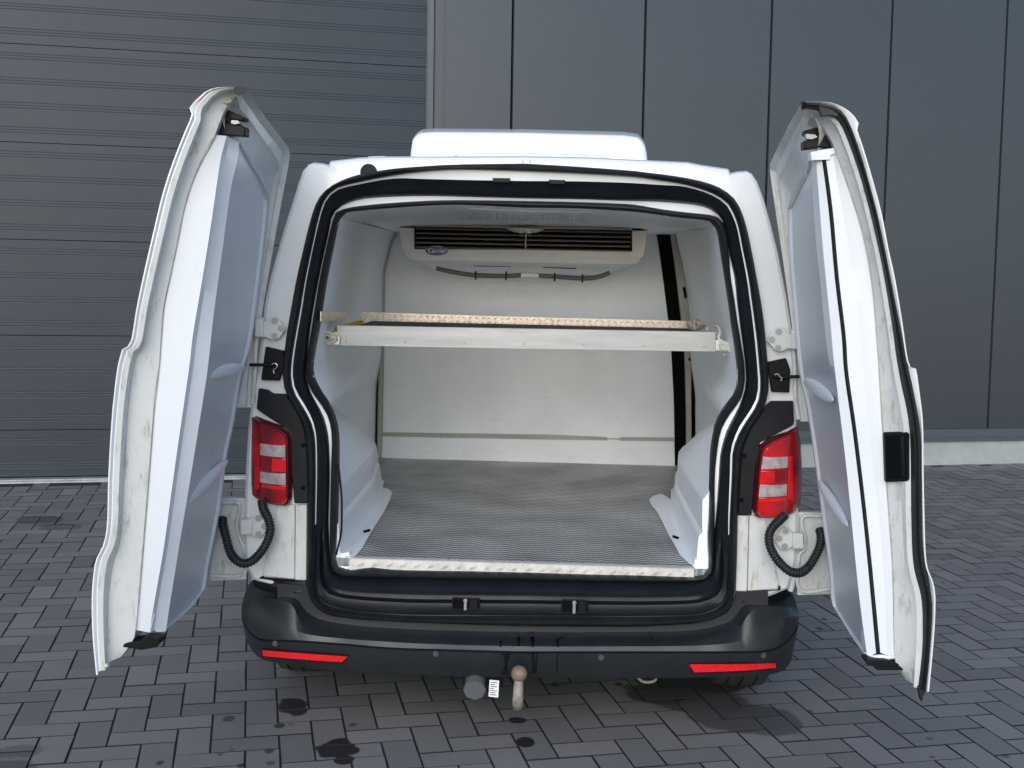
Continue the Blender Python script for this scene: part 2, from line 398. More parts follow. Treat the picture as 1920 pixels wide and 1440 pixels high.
# ================================================================== ground and paving
U = 0.11032; TH = 0.2165; OX, OY = -1.7342, 4.1828
WALL_O = Vector((0.000000, 8.889990, 0.000000)); WALL_X = Vector((0.975622, 0.219457, -0.000872)); WALL_Y = Vector((-0.219398, 0.975246, -0.027570)); WALL_Z = Vector((-0.005200, 0.027089, 0.999619))
gv = [V(-80, -60, -.0032), V(80, -60, -.0032), V(80, 100, -.0032), V(-80, 100, -.0032)]
ground = mk('ground', gv, [(0, 1, 2, 3)], 'joint'); ground['kind'] = 'structure'
GAP = 0.0055
def block(l, w, h=.03, c=.0010):
    v = []; 
    for z, s in ((0, c), (-c, 0), (-h, 0)):
        for sx, sy in ((-1, -1), (1, -1), (1, 1), (-1, 1)): v.append(V(sx*(l/2-s), sy*(w/2-s), z))
    f = [(0, 1, 2, 3)]
    for k in (0, 4):
        for i in range(4): f.append((k+i, k+4+i, k+4+(i+1) % 4, k+(i+1) % 4))
    return v, f
bl_v, bl_f = block(2*U-GAP, U-GAP)
paver_me = mkmesh('paver', bl_v, bl_f, 'paver'); paver_me.materials.append(M['joint'])
for pol in paver_me.polygons: pol.material_index = 0 if pol.normal.z > .9 else 1
ct, st_ = math.cos(TH), math.sin(TH)
def g2w(a, b): return OX+U*(ct*a-st_*b), OY+U*(st_*a+ct*b)
VAN_O = Vector((0.045848, 3.900000, 0.000000)); VAN_YAW = -0.0360
cells = []
for m_ in range(-90, 110):
    for n_ in range(-60, 70):
        a0, b0 = m_+2*n_, m_-2*n_
        for (a, b, rot) in ((a0+1, b0+.5, 0.0), (a0+2.5, b0, math.pi/2)):
            x, y = g2w(a, b)
            if -6.5 < x < 7.5 and 2.2 < y < 11:
                d = (V(x, y, 0)-WALL_O).dot(WALL_Y)
                if d < -.02-(.10 if (V(x, y, 0)-WALL_O).dot(WALL_X) < -.55 else 0)-.07: cells.append((x, y, rot))
def inview(x, y):
    d = V(x, y, 0)-CAM_C; z = d.dot(CAM_F)
    if z < .3: return None
    px = 960+2227.95*d.dot(CAM_R)/z; py = 720-2227.95*d.dot(CAM_U)/z
    return (px, py) if -60 < px < 1980 and py < 1500 else None
def under(x, y):
    dx, dy = x-VAN_O.x, y-VAN_O.y
    return abs(dx) < .80 and dy > .15
ranked = sorted([c for c in cells if inview(c[0], c[1]) and not under(c[0], c[1])], key=lambda c: c[0]**2+c[1]**2)
near = set(ranked[:300])
for (x, y, rot) in ranked[:300]:
    obj('paver', paver_me, ground, (x, y, random.uniform(-.0014, .0012)), (random.uniform(-.004, .004), random.uniform(-.004, .004), TH+rot+random.uniform(-.012, .012)))
fv, ff = [], []
for c in cells:
    if c in near: continue
    x, y, rot = c; mtx = Matrix.Translation((x, y, random.uniform(-.0014, .0012))) @ Matrix.Rotation(TH+rot+random.uniform(-.01, .01), 4, 'Z') @ Matrix.Rotation(random.uniform(-.005, .005), 4, 'X')
    o = len(fv); fv += [mtx @ v for v in bl_v]; ff += [tuple(i+o for i in f) for f in bl_f]
me = bpy.data.meshes.new('paver_field'); me.from_pydata([tuple(v) for v in fv], [], ff); me.materials.append(M['paver']); me.materials.append(M['joint'])
for i, pol in enumerate(me.polygons): pol.material_index = 0 if i % len(bl_f) == 0 else 1
pf = obj('paver_field', me, ground); pf['kind'] = 'stuff'

# ================================================================== warehouse wall and sectional door
wall_rot = Matrix((WALL_X, WALL_Y, WALL_Z)).transposed().to_euler()
wall = thing('warehouse_wall', 'dark grey micro-ribbed warehouse wall of upright panels on pale concrete plinth', 'wall', WALL_O, wall_rot)
PW, X_FIRST, ZB, ZT = 1.0144, -0.0477, 0.30, 7.5
k = -1; 
for i in range(-1, 8):
    a0 = X_FIRST+PW*i; a1 = a0+PW
    if i == -1: a0 = -0.553
    g = .004
    v, f = prism([(a0+g, -.06, ZB), (a0+g+.006, -.078, ZB), (a1-g-.006, -.078, ZB), (a1-g, -.06, ZB), (a1-g, .0, ZB), (a0+g, .0, ZB)], (0, 0, ZT-ZB))
    mk('wall_panel', v, f, 'clad', wall)
box('backing', (-0.60, .0, .0), (7.2, .20, ZT), 'void', wall)
box('plinth', (-0.56, -.075, -.02), (7.15, .0, 0.194), 'conc', wall, bevel=.006)
mk('base_flashing', *prism([(-.56, -.0755, .195), (-.56, -.105, .199), (-.56, -.105, .214), (-.56, -.083, .236), (-.56, -.083, .292), (-.56, -.0755, .298)], (7.7, 0, 0)), 'flash', wall)
mk('corner_trim', *join(boxvf((-.556, -.088, .0), (-.545, .06, ZT)), boxvf((-.615, -.088, .0), (-.557, -.055, ZT)), boxvf((-.615, -.0545, .0), (-.605, .12, ZT))), 'clad', wall)
mk('eaves_trim', *boxvf((-12, -.10, ZT), (7.2, .25, ZT+.25)), 'flash', wall)
mk('upper_wall', *boxvf((-12, -.06, 4.75), (-.62, .1, ZT-.002)), 'clad', wall)

door = thing('sectional_door', 'dark grey sectional roller door with horizontal grooves left of the panelled wall', 'garage door', WALL_O, wall_rot)
GS = 0.1646                                  # rib pitch
def section(z0, n):
    prof = [(.02, z0+.002), (.0, z0+.002)]
    for i in range(n):
        zc = z0+GS*(i+.5)
        for dz in (-.0185, 0.0, .0185):
            prof += [(.0, zc+dz-.0034), (.0011, zc+dz), (.0, zc+dz+.0034)]
    prof += [(.0, z0+GS*n-.003), (.045, z0+GS*n-.003), (.045, z0+.002)]
    return prism([(-9.0, d+.03, z) for d, z in prof], (8.36, 0, 0))
zlo = 0.1815-GS*.5+.0
sections = [(zlo-.0, 3)]
z = zlo; cnt = [2, 4, 4, 4, 4, 4, 4, 3]
zz = .262-GS*1.5
for n in cnt:
    v, f = section(zz, n); mk('door_section', v, f, 'section', door); zz += GS*n
mk('bottom_seal', *boxvf((-9.0, .025, .012), (-.64, .07, .262-GS*1.5)), 'void', door)
mk('side_track', *join(boxvf((-.66, -.01, .0), (-.618, .02, 4.9)), boxvf((-.665, .021, .0), (-.618, .09, 4.9))), 'flash', door)
mk('door_backing', *boxvf((-9.2, .08, 0), (-.6, .2, 5.0)), 'void', door)
mk('threshold', *boxvf((-9.0, -.055, -.015), (-.62, .075, .010)), 'thresh', door, bevel=.004)

drain = thing('channel_drain', 'narrow slotted drain channel running along the foot of the roller door', 'drain', WALL_O, wall_rot)
mk('drain_frame', *join(boxvf((-9, -.110, -.02), (-.62, -.103, .003)), boxvf((-9, -.066, -.02), (-.62, -.058, .001)), boxvf((-9, -.103, -.03), (-.62, -.066, -.012))), 'thresh', drain)
gb = [boxvf((-4.9+i*.028, -.103, -.011), (-4.9+i*.028+.014, -.066, -.001)) for i in range(152)]
o = mk('grating', *join(*gb), 'thresh', drain); o['kind'] = 'stuff'

# ================================================================== the van
van = thing('delivery_van', 'white refrigerated delivery van seen from behind with both rear doors swung open', 'van', VAN_O, (0, 0, VAN_YAW))
YB = 2.15                                     # bulkhead
FZ = 0.567                                    # cargo floor

# --- rings round the rear opening; four quarters each: top centre > right waist > sill centre > left waist > top centre
RING0 = [[(-0.0162,-0.01,1.9106), (0.1474,-0.01,1.9043), (0.3192,-0.01,1.8948), (0.3759,-0.01,1.8896), (0.4618,-0.01,1.8805), (0.5369,-0.01,1.8684), (0.5943,-0.01,1.8526), (0.6321,-0.01,1.8329), (0.6586,-0.01,1.8109), (0.6798,-0.01,1.7773), (0.699,-0.01,1.7266), (0.7193,-0.01,1.6506), (0.7397,-0.01,1.5618), (0.7546,-0.01,1.4967), (0.7695,-0.01,1.4187), (0.7798,-0.01,1.3435), (0.7884,-0.01,1.274), (0.7934,-0.01,1.2299)],
 [(0.7934,-0.01,1.2299), (0.7938,-0.01,1.1896), (0.7882,-0.01,1.1595), (0.7838,-0.01,1.1418), (0.7656,-0.01,1.1097), (0.7413,-0.01,1.0679), (0.7256,-0.01,1.0261), (0.7155,-0.01,0.988), (0.7129,-0.01,0.9132), (0.7115,-0.01,0.77), (0.7149,-0.01,0.644), (0.7144,-0.01,0.5479), (0.7117,-0.01,0.5169), (0.7044,-0.01,0.4771), (0.6849,-0.01,0.449), (0.6445,-0.01,0.427), (0.58,-0.01,0.4106), (0.4027,-0.01,0.3939), (0.2243,-0.01,0.3873), (0.0185,-0.01,0.3823)],
 [(0.0185,-0.01,0.3823), (-0.1883,-0.01,0.3809), (-0.3869,-0.01,0.3835), (-0.5444,-0.01,0.3876), (-0.6351,-0.01,0.3962), (-0.677,-0.01,0.4134), (-0.7012,-0.01,0.4379), (-0.7153,-0.01,0.4707), (-0.7212,-0.01,0.5019), (-0.7203,-0.01,0.5994), (-0.7198,-0.01,0.7273), (-0.7194,-0.01,0.8725), (-0.7228,-0.01,0.9625), (-0.7274,-0.01,1.0132), (-0.7393,-0.01,1.0549), (-0.7604,-0.01,1.096), (-0.7818,-0.01,1.1258), (-0.798,-0.01,1.1646), (-0.8037,-0.01,1.2036)],
 [(-0.8037,-0.01,1.2036), (-0.8034,-0.01,1.2284), (-0.7994,-0.01,1.2698), (-0.7906,-0.01,1.3407), (-0.7758,-0.01,1.4263), (-0.757,-0.01,1.5287), (-0.7236,-0.01,1.6743), (-0.7063,-0.01,1.7381), (-0.6919,-0.01,1.7757), (-0.6715,-0.01,1.8047), (-0.6454,-0.01,1.827), (-0.6078,-0.01,1.8474), (-0.5584,-0.01,1.8641), (-0.4571,-0.01,1.8845), (-0.3358,-0.01,1.8967), (-0.2198,-0.01,1.9043), (-0.0162,-0.01,1.9106)]]
RING1 = [[(-0.0157,-0.01,1.8868), (0.148,-0.01,1.8831), (0.3198,-0.01,1.8765), (0.4058,-0.01,1.8668), (0.4917,-0.01,1.8557), (0.5637,-0.01,1.8372), (0.6071,-0.01,1.8189), (0.6392,-0.01,1.7962), (0.6607,-0.01,1.7604), (0.6765,-0.01,1.7203), (0.6931,-0.01,1.6501), (0.7149,-0.01,1.5613), (0.7294,-0.01,1.4811), (0.7407,-0.01,1.4185), (0.7525,-0.01,1.3458), (0.7601,-0.01,1.2885), (0.7675,-0.01,1.2297)],
 [(0.7675,-0.01,1.2297), (0.7685,-0.01,1.1942), (0.7654,-0.01,1.166), (0.7578,-0.01,1.1417), (0.7367,-0.01,1.1059), (0.7124,-0.01,1.0641), (0.6993,-0.01,1.0319), (0.6877,-0.01,0.9872), (0.6881,-0.01,0.9125), (0.6869,-0.01,0.7693), (0.6888,-0.01,0.6793), (0.6928,-0.01,0.5472), (0.6896,-0.01,0.507), (0.6752,-0.01,0.4701), (0.6372,-0.01,0.4451), (0.5792,-0.01,0.4304), (0.4018,-0.01,0.419), (0.2236,-0.01,0.4149), (0.0178,-0.01,0.4099)],
 [(0.0178,-0.01,0.4099), (-0.1887,-0.01,0.4031), (-0.387,-0.01,0.3983), (-0.5445,-0.01,0.4061), (-0.6195,-0.01,0.4153), (-0.6649,-0.01,0.4299), (-0.6862,-0.01,0.4569), (-0.6955,-0.01,0.5027), (-0.6968,-0.01,0.6001), (-0.6955,-0.01,0.728), (-0.6939,-0.01,0.8732), (-0.696,-0.01,0.9759), (-0.7021,-0.01,1.0229), (-0.7156,-0.01,1.0614), (-0.7395,-0.01,1.1024), (-0.7587,-0.01,1.1317), (-0.773,-0.01,1.1652), (-0.7784,-0.01,1.2024)],
 [(-0.7784,-0.01,1.2024), (-0.7776,-0.01,1.2291), (-0.7732,-0.01,1.2705), (-0.7639,-0.01,1.3303), (-0.7492,-0.01,1.4121), (-0.7296,-0.01,1.5293), (-0.7059,-0.01,1.6429), (-0.6916,-0.01,1.7095), (-0.6778,-0.01,1.7593), (-0.6605,-0.01,1.7941), (-0.6309,-0.01,1.8204), (-0.5786,-0.01,1.8369), (-0.4569,-0.01,1.8631), (-0.3355,-0.01,1.8808), (-0.2144,-0.01,1.8882), (-0.0157,-0.01,1.8868)]]
RING2 = [[(-0.0153,0,1.856), (0.1488,0,1.8582), (0.3211,0,1.8564), (0.4243,0,1.8516), (0.493,0,1.8487), (0.5622,0,1.8321), (0.604,0,1.8142), (0.6357,0,1.7918), (0.6568,0,1.7573), (0.673,0,1.7183), (0.6896,0,1.6484), (0.7105,0,1.5593), (0.7251,0,1.4801), (0.7364,0,1.4161), (0.7472,0,1.345), (0.7549,0,1.2875), (0.7618,0,1.2286)],
 [(0.7618,0,1.2286), (0.7624,0,1.1947), (0.7583,0,1.1681), (0.7506,0,1.145), (0.7295,0,1.1091), (0.705,0,1.0678), (0.6925,0,1.0337), (0.6821,0,0.9872), (0.6826,0,0.9105), (0.6832,0,0.767), (0.6868,0,0.6768), (0.6907,0,0.5462), (0.6875,0,0.5077), (0.6729,0,0.4725), (0.6348,0,0.4475), (0.5785,0,0.4328), (0.4024,0,0.4224), (0.2238,0,0.4174), (0.0175,0,0.4124)],
 [(0.0175,0,0.4124), (-0.1895,0,0.4064), (-0.3884,0,0.4017), (-0.5462,0,0.4085), (-0.619,0,0.4182), (-0.6627,0,0.4325), (-0.6837,0,0.4578), (-0.693,0,0.5019), (-0.6943,0,0.5976), (-0.693,0,0.7259), (-0.6909,0,0.8714), (-0.6923,0,0.9762), (-0.6979,0,1.0246), (-0.7106,0,1.0656), (-0.734,0,1.1071), (-0.7537,0,1.1378), (-0.7681,0,1.1678), (-0.7735,0,1.2016)],
 [(-0.7735,0,1.2016), (-0.7736,0,1.2283), (-0.7692,0,1.2692), (-0.7604,0,1.3279), (-0.7456,0,1.4112), (-0.7273,0,1.5275), (-0.7039,0,1.6414), (-0.6892,0,1.7076), (-0.6754,0,1.7563), (-0.6589,0,1.7895), (-0.6292,0,1.815), (-0.5768,0,1.8306), (-0.4495,0,1.8554), (-0.3363,0,1.8562), (-0.2146,0,1.8556), (-0.0153,0,1.856)]]
RING3 = [[(-0.0157,0.06,1.8034), (0.1512,0.06,1.804), (0.3264,0.06,1.8019), (0.4138,0.06,1.8014), (0.5012,0.06,1.7967), (0.5589,0.06,1.7907), (0.5942,0.06,1.779), (0.6187,0.06,1.7621), (0.6338,0.06,1.7451), (0.647,0.06,1.7071), (0.661,0.06,1.6348), (0.6798,0.06,1.5594), (0.6911,0.06,1.4842), (0.7027,0.06,1.4139), (0.716,0.06,1.3399), (0.7276,0.06,1.2727), (0.7324,0.06,1.2217)],
 [(0.7324,0.06,1.2217), (0.7288,0.06,1.1818), (0.7195,0.06,1.1494), (0.7084,0.06,1.1204), (0.6921,0.06,1.0864), (0.6758,0.06,1.05), (0.6634,0.06,1.0046), (0.6564,0.06,0.9592), (0.6552,0.06,0.8988), (0.6512,0.06,0.7528), (0.6482,0.06,0.6923), (0.6494,0.06,0.5935), (0.6418,0.06,0.5563), (0.6132,0.06,0.5369), (0.5529,0.06,0.5288), (0.4033,0.06,0.5226), (0.2224,0.06,0.5192), (0.0135,0.06,0.5172)],
 [(0.0135,0.06,0.5172), (-0.1961,0.06,0.5133), (-0.3973,0.06,0.5097), (-0.587,0.06,0.5079), (-0.6331,0.06,0.5158), (-0.6547,0.06,0.5408), (-0.6586,0.06,0.578), (-0.6629,0.06,0.6858), (-0.6625,0.06,0.7321), (-0.6601,0.06,0.8614), (-0.6614,0.06,0.9384), (-0.6648,0.06,0.9895), (-0.6725,0.06,1.0294), (-0.6817,0.06,1.0589), (-0.7,0.06,1.0948), (-0.7232,0.06,1.1336), (-0.736,0.06,1.1677), (-0.7443,0.06,1.2)],
 [(-0.7443,0.06,1.2), (-0.7444,0.06,1.2235), (-0.74,0.06,1.2633), (-0.7312,0.06,1.3377), (-0.7171,0.06,1.4306), (-0.6999,0.06,1.5289), (-0.6821,0.06,1.6149), (-0.6669,0.06,1.6835), (-0.6559,0.06,1.7365), (-0.6382,0.06,1.7544), (-0.6139,0.06,1.7724), (-0.5548,0.06,1.791), (-0.4661,0.06,1.7998), (-0.3422,0.06,1.8048), (-0.2184,0.06,1.8046), (-0.0157,0.06,1.8034)]]
RING4 = [[(-0.016,0.08,1.7956), (0.1517,0.08,1.7954), (0.3279,0.08,1.7919), (0.4162,0.08,1.7801), (0.5042,0.08,1.7701), (0.5775,0.08,1.7643), (0.6098,0.08,1.7592), (0.6332,0.08,1.7422), (0.6479,0.08,1.7163), (0.6576,0.08,1.6588), (0.6695,0.08,1.5589), (0.6816,0.08,1.5009), (0.6968,0.08,1.4181), (0.713,0.08,1.3384), (0.7264,0.08,1.2709), (0.7303,0.08,1.2197)],
 [(0.7303,0.08,1.2197), (0.7265,0.08,1.1849), (0.7189,0.08,1.1542), (0.7055,0.08,1.1322), (0.6832,0.08,1.0992), (0.6639,0.08,1.0625), (0.6544,0.08,1.0315), (0.6479,0.08,0.9714), (0.6437,0.08,0.8948), (0.6482,0.08,0.7484), (0.6492,0.08,0.6876), (0.6503,0.08,0.5896), (0.6427,0.08,0.5532), (0.6145,0.08,0.5346), (0.5551,0.08,0.5262), (0.4047,0.08,0.5204), (0.2229,0.08,0.5165), (0.013,0.08,0.5145)],
 [(0.013,0.08,0.5145), (-0.1976,0.08,0.5106), (-0.3998,0.08,0.5069), (-0.5899,0.08,0.5056), (-0.6343,0.08,0.5136), (-0.6557,0.08,0.5373), (-0.6587,0.08,0.5729), (-0.6602,0.08,0.6813), (-0.6596,0.08,0.7279), (-0.6572,0.08,0.8578), (-0.656,0.08,0.9192), (-0.6555,0.08,0.9812), (-0.6597,0.08,1.027), (-0.6705,0.08,1.0633), (-0.6926,0.08,1.0992), (-0.7164,0.08,1.1314), (-0.7348,0.08,1.1643), (-0.7453,0.08,1.2053)],
 [(-0.7453,0.08,1.2053), (-0.7459,0.08,1.2276), (-0.7397,0.08,1.2707), (-0.7299,0.08,1.3306), (-0.7175,0.08,1.4088), (-0.6978,0.08,1.5287), (-0.6735,0.08,1.6448), (-0.6595,0.08,1.7041), (-0.6507,0.08,1.7373), (-0.6383,0.08,1.7516), (-0.6174,0.08,1.7579), (-0.5727,0.08,1.7676), (-0.4687,0.08,1.7797), (-0.3441,0.08,1.7897), (-0.2198,0.08,1.7942), (-0.016,0.08,1.7956)]]
RING5 = [[(-0.0158,0.09,1.7742), (0.1525,0.09,1.7749), (0.3293,0.09,1.7684), (0.3876,0.09,1.7638), (0.476,0.09,1.7539), (0.5641,0.09,1.7469), (0.5941,0.09,1.7435), (0.6124,0.09,1.7246), (0.6252,0.09,1.6986), (0.6362,0.09,1.6431), (0.6525,0.09,1.5584), (0.6696,0.09,1.4702), (0.6841,0.09,1.3875), (0.6955,0.09,1.3253), (0.7061,0.09,1.2629), (0.7092,0.09,1.223)],
 [(0.7092,0.09,1.223), (0.708,0.09,1.1942), (0.7019,0.09,1.1706), (0.6829,0.09,1.143), (0.6631,0.09,1.1154), (0.6414,0.09,1.0659), (0.6332,0.09,1.0149), (0.6287,0.09,0.9692), (0.629,0.09,0.8925), (0.6302,0.09,0.7456), (0.6289,0.09,0.6846), (0.6345,0.09,0.6107), (0.6353,0.09,0.5666), (0.6224,0.09,0.5476), (0.5864,0.09,0.5408), (0.4048,0.09,0.5407), (0.2225,0.09,0.539), (0.0122,0.09,0.5389)],
 [(0.0122,0.09,0.5389), (-0.1988,0.09,0.5369), (-0.4014,0.09,0.5339), (-0.4753,0.09,0.5366), (-0.516,0.09,0.5401), (-0.5585,0.09,0.5331), (-0.5955,0.09,0.5278), (-0.6202,0.09,0.5302), (-0.6388,0.09,0.5428), (-0.6427,0.09,0.5765), (-0.6393,0.09,0.6329), (-0.6383,0.09,0.7077), (-0.6352,0.09,0.8566), (-0.6352,0.09,0.949), (-0.6373,0.09,1.001), (-0.6449,0.09,1.0406), (-0.6579,0.09,1.077), (-0.6763,0.09,1.1112), (-0.7003,0.09,1.1453), (-0.7233,0.09,1.1909)],
 [(-0.7233,0.09,1.1909), (-0.7265,0.09,1.2272), (-0.7191,0.09,1.2795), (-0.7071,0.09,1.3431), (-0.696,0.09,1.4179), (-0.6788,0.09,1.5289), (-0.6574,0.09,1.6364), (-0.6457,0.09,1.6988), (-0.6346,0.09,1.7226), (-0.6239,0.09,1.7435), (-0.5743,0.09,1.7519), (-0.47,0.09,1.7628), (-0.345,0.09,1.7741), (-0.2203,0.09,1.7789), (-0.0158,0.09,1.7742)]]
NQ = 44
def ring(q):
    out = []
    for seg in q: out += line(seg, NQ)[:-1]
    return out
r0, r1, r2, r3, r4, r5 = [ring(q) for q in (RING0, RING1, RING2, RING3, RING4, RING5)]
def between(a, b, t, y=None): 
    out = []
    for p, q in zip(a, b):
        w = p.lerp(q, t)
        if y is not None: w.y = y
        out.append(w)
    return out
def sety(a, y): return [V(p.x, y, p.z) for p in a]
# outer door seal: a bulbed rubber section with a lip
mk('outer_seal', *loft([sety(r0, .02), sety(r0, -.018), between(r0, r1, .18, -.036), between(r0, r1, .5, -.043), between(r0, r1, .75, -.030), between(r0, r1, .82, -.022), between(r0, r1, .9, -.026), sety(r1, -.016), sety(r1, .02)], True), 'rubber', van, smooth=True, angle=50)
fo = mk('aperture_flange', *loft([sety(r1, -.004), sety(r2, -.002), sety(r2, .03)], True), 'paint', van, smooth=True)
fo.data.materials.append(M['channel'])
for pol in fo.data.polygons:
    if pol.center.z < .70: pol.material_index = 1
TRIM = ((0, -.001, -.001), (.06, .004, -.005), (.36, .018, .002), (.42, .020, .026), (.55, .024, .032), (.60, .026, .018), (.72, .030, .016), (.84, .038, .028), (1, .062, .062))
def trim_row(t, ys, yb):
    out = []
    for p, q in zip(r2, r3):
        w = p.lerp(q, t); k_ = max(0.0, min(1.0, (.72-w.z)/.10)); w.y = ys+(yb-ys)*k_*k_*(3-2*k_); out.append(w)
    return out
mk('aperture_trim', *loft([trim_row(*t) for t in TRIM]+[sety(r3, .10)], True), 'channel', van, smooth=True, angle=50)
mk('liner_edge', *loft([sety(r3, .064), sety(r4, .070), sety(r4, .11)], True), 'liner', van, smooth=True)
mk('inner_seal', *loft([sety(r4, .10), sety(r4, .068), between(r4, r5, .3, .052), between(r4, r5, .6, .050), between(r4, r5, .9, .062), sety(r5, .075), sety(r5, .11)], True), 'rubber', van, smooth=True, angle=60)

# --- body shell
OUT = vl([(-0.0195,0.09,1.9384), (0.1832,0.09,1.9387), (0.3802,0.09,1.9328), (0.51,0.09,1.9291), (0.5487,0.09,1.922), (0.6419,0.09,1.9099), (0.6494,0.09,1.8961), (0.6701,0.09,1.9017), (0.7014,0.09,1.9049), (0.7193,0.09,1.8957), (0.7378,0.09,1.8701), (0.7612,0.09,1.8149), (0.7874,0.09,1.7352), (0.8141,0.09,1.6464), (0.8345,0.09,1.5624), (0.8507,0.09,1.4956), (0.8733,0.09,1.3862), (0.8871,0.09,1.2794), (0.8951,0.09,1.181), (0.9023,0.09,1.0639), (0.9109,0.09,0.9552), (0.9186,0.09,0.8276), (0.9232,0.09,0.7268), (0.9225,0.09,0.6252), (0.9171,0.09,0.5879), (0.8983,0.09,0.5242), (0.8418,0.09,0.4963), (0.7706,0.09,0.4678), (0.7511,0.09,0.4148), (0.6839,0.09,0.3675), (0.5936,0.09,0.3494), (0.0171,0.09,0.3224), (-0.5475,0.09,0.3186), (-0.6854,0.09,0.3407), (-0.7378,0.09,0.3808), (-0.7604,0.09,0.4483), (-0.8461,0.09,0.472), (-0.9131,0.09,0.4964), (-0.9429,0.09,0.5483), (-0.9464,0.09,0.6423), (-0.9463,0.09,0.7173), (-0.9424,0.09,0.8292), (-0.9385,0.09,0.9221), (-0.931,0.09,1.033), (-0.9198,0.09,1.125), (-0.9124,0.09,1.1709), (-0.9014,0.09,1.2223), (-0.8904,0.09,1.308), (-0.8758,0.09,1.4402), (-0.8577,0.09,1.525), (-0.8162,0.09,1.6722), (-0.7875,0.09,1.7632), (-0.7626,0.09,1.8413), (-0.7484,0.09,1.8785), (-0.7305,0.09,1.8982), (-0.7126,0.09,1.9055), (-0.6804,0.09,1.9026), (-0.6643,0.09,1.8977), (-0.6572,0.09,1.911), (-0.5608,0.09,1.9241), (-0.4771,0.09,1.9292), (-0.4041,0.09,1.9305)])
cx_ = sum(p.x for p in OUT)/len(OUT); cz_ = 1.1
def shrink(loop, d, y):
    n = len(loop); o_ = []
    for i, p in enumerate(loop):
        a, b = loop[i-1], loop[(i+1) % n]; t = (b-a).normalized(); nn = V(-t.z, 0, t.x)
        if nn.dot(V(cx_-p.x, 0, cz_-p.z)) < 0: nn = -nn
        o_.append(V(p.x+nn.x*d, y, p.z+nn.z*d))
    return o_
l_in = shrink(OUT, .016, .008); l_mid = shrink(OUT, .006, .016); l_out = [V(p.x, .034, p.z) for p in OUT]
hole = sety(r0, .008)
n1 = len(l_in); tv = l_in+hole
faces = [tuple(t) for t in tessellate_polygon([l_in, hole])]
bv, bf = list(tv), list(faces)
def addloops(loops):
    base = len(bv)
    for L_ in loops: bv.extend(L_)
    n = len(loops[0])
    for i in range(len(loops)-1):
        for j in range(n):
            k_ = (j+1) % n; bf.append((base+i*n+j, base+i*n+k_, base+(i+1)*n+k_, base+(i+1)*n+j))
def grow(loop, y, sx, sz, zt=0.0): return [V(p.x*sx, y, (p.z-.35)*sz+.35+zt) for p in loop]
side = [grow(OUT, y, s, 1+h) for y, s, h in ((.034, 1, 0), (.12, 1.006, .003), (.4, 1.012, .004), (1.2, 1.015, .004), (2.6, 1.012, .004), (3.1, 1.0, .0))]
nose = [grow(OUT, 3.75, .97, -.28), grow(OUT, 4.25, .90, -.42), grow(OUT, 4.4, .80, -.55)]
addloops([l_in, l_mid, l_out]); addloops(side+nose)
bv.append(V(0, 4.42, .6)); ci = len(bv)-1; nb = len(OUT); b0 = ci-nb
for j in range(nb): bf.append((b0+j, b0+(j+1) % nb, ci))
mk('body_shell', bv, bf, 'paint', van, smooth=True, angle=28)
# roof gutters and little roof caps seen over the rear edge
mk('roof_cap', *prism([(-0.5618,0.14,1.9247), (-0.5511,0.14,1.9364), (-0.4933,0.14,1.9392), (-0.4806,0.14,1.9315)], (0, .12, 0)), 'paint', van, bevel=.003)
mk('roof_cap', *prism([(0.4638,0.14,1.9331), (0.4725,0.14,1.9367), (0.5401,0.14,1.931), (0.5545,0.14,1.9242)], (0, .12, 0)), 'paint', van, bevel=.003)
pl = vl([(-0.5265,0,1.8745)])[0]; mk('roof_plug', *cylvf((pl.x, .012, pl.z), (0, -1, 0), .0275, .012, 28), 'black', van, smooth=True)
for px in ([(-0.0253,0,1.9189)], [(-0.0012,0,1.9198)]):
    p = Vector(px[0]); mk('roof_screw', *cylvf((p.x, .012, p.z), (0, -1, 0), .004, .008, 10), 'bolt', van)
for q in ([(-0.1211,0,1.8634), (-0.0639,0,1.8636), (-0.0645,0,1.8508), (-0.1199,0,1.8505)], [(0.0607,0,1.8617), (0.1142,0,1.861), (0.1137,0,1.8482), (0.0619,0,1.848)]):
    mk('upper_striker', *prism([(p[0], -.012, p[2]) for p in q], (0, .03, 0)), 'black', van, bevel=.002)

# --- roof condenser
cp = vl([(-0.5552,1.3,2.0195), (-0.5511,1.3,2.0583), (-0.5447,1.3,2.1039), (-0.5311,1.3,2.1245), (-0.5035,1.3,2.1341), (-0.4458,1.3,2.1385), (-0.0565,1.3,2.1419), (0.3674,1.3,2.1381), (0.4247,1.3,2.1313), (0.448,1.3,2.1182), (0.4602,1.3,2.0925), (0.4681,1.3,2.061), (0.4717,1.3,2.0226)])
def crow(y, s, dz): return [V((p.x+.042)*s-.042, y, (p.z-2.0)*1.0+2.0+dz) for p in cp]
cv_, cf_ = loft([crow(1.30, 1, 0), crow(1.42, 1.01, .03), crow(1.9, 1.0, .03), crow(2.1, .93, -.03)])
cn = len(cp); cf_.append(tuple(range(cn-1, -1, -1))); cf_.append(tuple(range(3*cn, 4*cn)))
cond = mk('roof_condenser', cv_, cf_, 'paint', van, bevel=.018, seg=3)
mk('condenser_lid', *prism([(-0.4499,1.34,2.1392), (-0.4465,1.34,2.1495), (-0.0462,1.34,2.1519), (0.3648,1.34,2.1471), (0.372,1.34,2.1377)], (0, .55, 0)), 'paint', cond, bevel=.004)
for q in ([(-0.3125,1.27,2.0419), (-0.0855,1.27,2.0424), (-0.0854,1.27,2.0393), (-0.3124,1.27,2.0383)], [(0.006,1.27,2.0428), (0.2321,1.27,2.0415), (0.2322,1.27,2.0379), (0.0061,1.27,2.0396)]): mk('vent_slot', *prism(q, (0, .03, 0)), 'void', cond)
